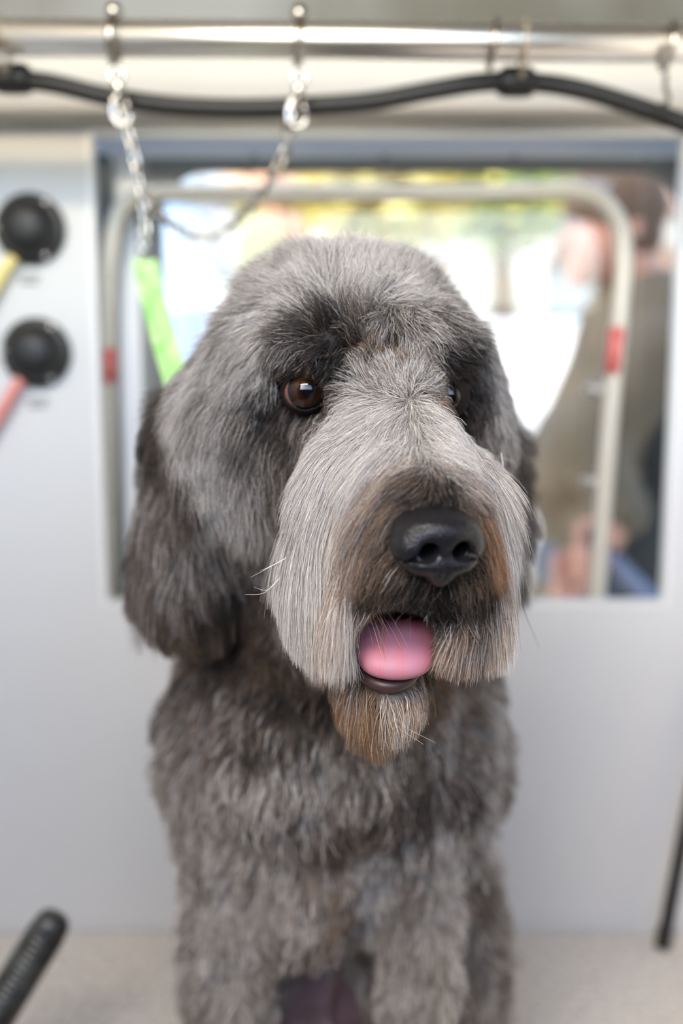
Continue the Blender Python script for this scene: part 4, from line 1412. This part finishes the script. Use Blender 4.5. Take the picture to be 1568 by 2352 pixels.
EM = eye_mat()
for (c, gz), (lx, lw) in zip(EYES, ((0, .0117), (-.0022, .0096))):
    bm = bmesh.new()
    bmesh.ops.create_uvsphere(bm, u_segments=48, v_segments=32, radius=.0125)
    for v in bm.verts:                       # corneal bulge
        r = math.hypot(v.co.x, v.co.y)
        if v.co.z > 0:
            v.co.z += .0012 * max(0, 1 - (r / .0098) ** 2)
    o = obj('eye', bm, EM, dog, smooth=True)
    o.location = c
    o.rotation_euler = Vector(gz).to_track_quat('Z', 'Y').to_euler()
    o['label'] = 'dark brown glossy eye'
    # lids: a thin dark shell over the ball with an almond opening
    bm = bmesh.new()
    bmesh.ops.create_uvsphere(bm, u_segments=72, v_segments=48, radius=.0130, matrix=Matrix.Rotation(math.pi / 2, 4, 'X'))
    kill = [f for f in bm.faces if f.calc_center_median().y > .004 or (f.calc_center_median().y < 0 and ((f.calc_center_median().x - lx) / lw) ** 2 + ((f.calc_center_median().z + .0004) / .0092) ** 2 < 1)]
    bmesh.ops.delete(bm, geom=kill, context='FACES')
    for v in bm.verts:
        v.co = Vector(v.co) + Vector(c)
    lid = obj('eyelids', bm, mat('dark_eyelid_skin', (.010, .007, .006, 1), .8, spec=.12), dog, smooth=True)
    sm = lid.modifiers.new('thickness', 'SOLIDIFY')
    sm.thickness = .0007
    sm.offset = 1

# ---------------- nose
NM = axes(math.radians(15), math.radians(4))
def NP(r, f, u):
    return NOSE_C + NM @ np.array([r, f, u])
NF = Field(NOSE_C - .036, NOSE_C + .036, .0007)
NF.v[:] = .03
NF.ell(NP(0, 0, .002), (.0207, .019, .0134), .004, M=NM)
NF.ell(NP(0, .004, .0065), (.0175, .0145, .0075), .006, M=NM)
for sx in (-1, 1):
    NF.ell(NP(.0132 * sx, .006, -.0025), (.0090, .0105, .0094), .005, M=NM)     # wings
    NF.ell(NP(.0075 * sx, .010, -.0095), (.0085, .0085, .0050), .005, M=NM)     # lower rim
NF.ell(NP(0, .010, -.012), (.0065, .0075, .0085), .005, M=NM)                   # columella
for sx in (-1, 1):
    NF.ell(NP(.0078 * sx, .0185, -.0022), (.0046, .016, .0044), .002, 'sub', M=NM)
    NF.cone(NP(.0085 * sx, .0185, -.0040), NP(.0195 * sx, .0095, -.0072), .0027, .0013, .0015, 'sub')
NF.cone(NP(0, .0205, -.004), NP(0, .0165, -.022), .0007, .0012, .0012, 'sub')
nm_ = bpy.data.materials.new('wet_black_nose')
nm_.use_nodes = True
nt = nm_.node_tree
b_ = nt.nodes['Principled BSDF']
b_.inputs['Base Color'].default_value = (.011, .010, .011, 1)
b_.inputs['Roughness'].default_value = .2
b_.inputs['Specular IOR Level'].default_value = .27
vo = nt.nodes.new('ShaderNodeTexVoronoi')
vo.inputs['Scale'].default_value = 900
tc = nt.nodes.new('ShaderNodeTexCoord')
nt.links.new(tc.outputs['Object'], vo.inputs['Vector'])
bp = nt.nodes.new('ShaderNodeBump')
bp.inputs['Strength'].default_value = .5
bp.inputs['Distance'].default_value = .0006
bp.invert = True
nt.links.new(vo.outputs['Distance'], bp.inputs['Height'])
nt.links.new(bp.outputs['Normal'], b_.inputs['Normal'])
no = obj('nose', NF.mesh('nose'), nm_, dog)
no['label'] = 'wet black leathery nose'

# ---------------- tongue and lower lip
TF = Field(W(905, 1470, .50) - [.034, .05, .04], W(905, 1470, .50) + [.034, .06, .04], .0009)
TF.v[:] = .03
tpts = [(905, 1372, .548, .0165, .006), (906, 1412, .528, .0190, .0058), (907, 1450, .514, .0196, .0056), (908, 1485, .508, .0192, .0054), (908, 1510, .500, .0180, .0052), (909, 1528, .4955, .0155, .0050)]
for (x0, y0, Y0, w0, h0), (x1, y1, Y1, w1, h1) in zip(tpts, tpts[1:]):
    for t in (0, .34, .67, 1):
        c = W(x0 + (x1 - x0) * t, y0 + (y1 - y0) * t, Y0 + (Y1 - Y0) * t)
        dirv = W(x1, y1, Y1) - W(x0, y0, Y0)
        dirv /= np.linalg.norm(dirv)
        nn = np.cross(dirv, [1, 0, 0])
        TF.ell(c, (w0 + (w1 - w0) * t, .008, h0 + (h1 - h0) * t), .004, M=np.stack([[1, 0, 0], dirv, nn], 1))
tm = bpy.data.materials.new('pink_tongue')
tm.use_nodes = True
nt = tm.node_tree
b_ = nt.nodes['Principled BSDF']
b_.inputs['Roughness'].default_value = .55
b_.inputs['Subsurface Weight'].default_value = .35
b_.inputs['Subsurface Radius'].default_value = (.004, .0015, .0012)
tc = nt.nodes.new('ShaderNodeTexCoord')
mp = nt.nodes.new('ShaderNodeMapping')
mp.inputs['Scale'].default_value = (1, .12, .12)
n1 = nt.nodes.new('ShaderNodeTexNoise')
n1.inputs['Scale'].default_value = 70
n1.inputs['Detail'].default_value = 3
r1 = nt.nodes.new('ShaderNodeValToRGB')
r1.color_ramp.elements[0].position, r1.color_ramp.elements[0].color = .35, srgb(182, 106, 110)
r1.color_ramp.elements[1].position, r1.color_ramp.elements[1].color = .65, srgb(174, 118, 132)
n2 = nt.nodes.new('ShaderNodeTexNoise')          # thin veins
n2.inputs['Scale'].default_value = 160
n2.inputs['Detail'].default_value = 2
r2 = nt.nodes.new('ShaderNodeValToRGB')
r2.color_ramp.elements[0].position, r2.color_ramp.elements[0].color = .490, (0, 0, 0, 1)
r2.color_ramp.elements[1].position, r2.color_ramp.elements[1].color = .520, (0, 0, 0, 1)
x = r2.color_ramp.elements.new(.505)
x.color = (.55, .55, .55, 1)
mx = nt.nodes.new('ShaderNodeMix')
mx.data_type = 'RGBA'
mx.inputs[7].default_value = srgb(196, 74, 96)
nt.links.new(tc.outputs['Object'], mp.inputs['Vector'])
nt.links.new(mp.outputs[0], n1.inputs['Vector'])
nt.links.new(mp.outputs[0], n2.inputs['Vector'])
nt.links.new(n1.outputs['Fac'], r1.inputs['Fac'])
nt.links.new(n2.outputs['Fac'], r2.inputs['Fac'])
nt.links.new(r2.outputs[0], mx.inputs[0])
nt.links.new(r1.outputs[0], mx.inputs[6])
nt.links.new(mx.outputs[2], b_.inputs['Base Color'])
bp = nt.nodes.new('ShaderNodeBump')
bp.inputs['Strength'].default_value = .15
bp.inputs['Distance'].default_value = .001
nt.links.new(n2.outputs['Fac'], bp.inputs['Height'])
nt.links.new(bp.outputs['Normal'], b_.inputs['Normal'])
tg = obj('tongue', TF.mesh('tongue'), tm, dog)
tg['label'] = 'pink tongue hanging over the lower lip'
lp_ = spline([W(806, 1490, .520), W(822, 1530, .508), W(852, 1563, .500), W(890, 1576, .496), W(930, 1568, .499), W(962, 1540, .507)], 30)
li = obj('lower_lip', tube(bmesh.new(), lp_, [.0022 + .0016 * math.sin(math.pi * k / 29) for k in range(30)], 12), mat('dark_wet_lip', (.05, .022, .02, 1), .42, spec=.4), dog, smooth=True)

# ---------------- a few long stray hairs
WH = [((880, 1590, .505), (905, 1660, .498), (972, 1710, .494), 'C'), ((885, 1595, .505), (893, 1660, .50), (908, 1705, .498), 'C'), ((640, 1330, .515), (605, 1362, .512), (562, 1366, .51), 'C'),
      ((660, 1280, .515), (612, 1305, .512), (598, 1310, .51), 'C'), ((1190, 1330, .53), (1202, 1400, .53), (1236, 1490, .53), 'D'), 
      ((830, 1370, .488), (850, 1400, .484), (870, 1428, .482), 'T'), ((870, 1120, .50), (790, 1250, .487), (800, 1440, .488), 'C'),
      ((880, 1110, .50), (805, 1230, .485), (812, 1420, .486), 'T'), ((1010, 1480, .49), (985, 1490, .482), (975, 1500, .48), 'D'), ((1130, 1250, .50), (1120, 1380, .495), (1065, 1500, .49), 'O'),
      ((1140, 1260, .50), (1132, 1380, .495), (1085, 1500, .49), 'O'), ((980, 880, .555), (1010, 930, .55), (1060, 975, .545), 'C'), ((1150, 1040, .56), (1165, 1130, .56), (1195, 1160, .56), 'C'),
      ((640, 1440, .515), (650, 1490, .515), (648, 1520, .515), 'M'), ((805, 1450, .497), (812, 1500, .494), (836, 1560, .493), 'S'), ((798, 1440, .497), (800, 1500, .494), (818, 1540, .493), 'S')]
wp, wr, wc = [], [], []
for a, b, c, k in WH:
    for j in range(2):
        o = rng.normal(size=3) * .0006 * j
        q_ = np.array(spline([W(*a) + o, W(*b) + o * 2, W(*c) + o * 5], 12))
        wp.append(q_)
        wr.append(.00013 * (1 - .7 * np.linspace(0, 1, 12)))
        wc.append(np.tile(np.append(PAL[k], 1.0), (12, 1)))
hc = bpy.data.hair_curves.new('whiskers')
hc.add_curves([12] * len(wp))
hc.attributes['position'].data.foreach_set('vector', np.array(wp, np.float32).ravel())
a_ = hc.attributes.get('radius') or hc.attributes.new('radius', 'FLOAT', 'POINT')
a_.data.foreach_set('value', np.array(wr, np.float32).ravel())
a_ = hc.attributes.new('coat', 'FLOAT_COLOR', 'POINT')
a_.data.foreach_set('color', np.array(wc, np.float32).ravel())
hc.materials.append(fm)
wo = bpy.data.objects.new('whiskers', hc)
COL.objects.link(wo)
wo.parent = dog
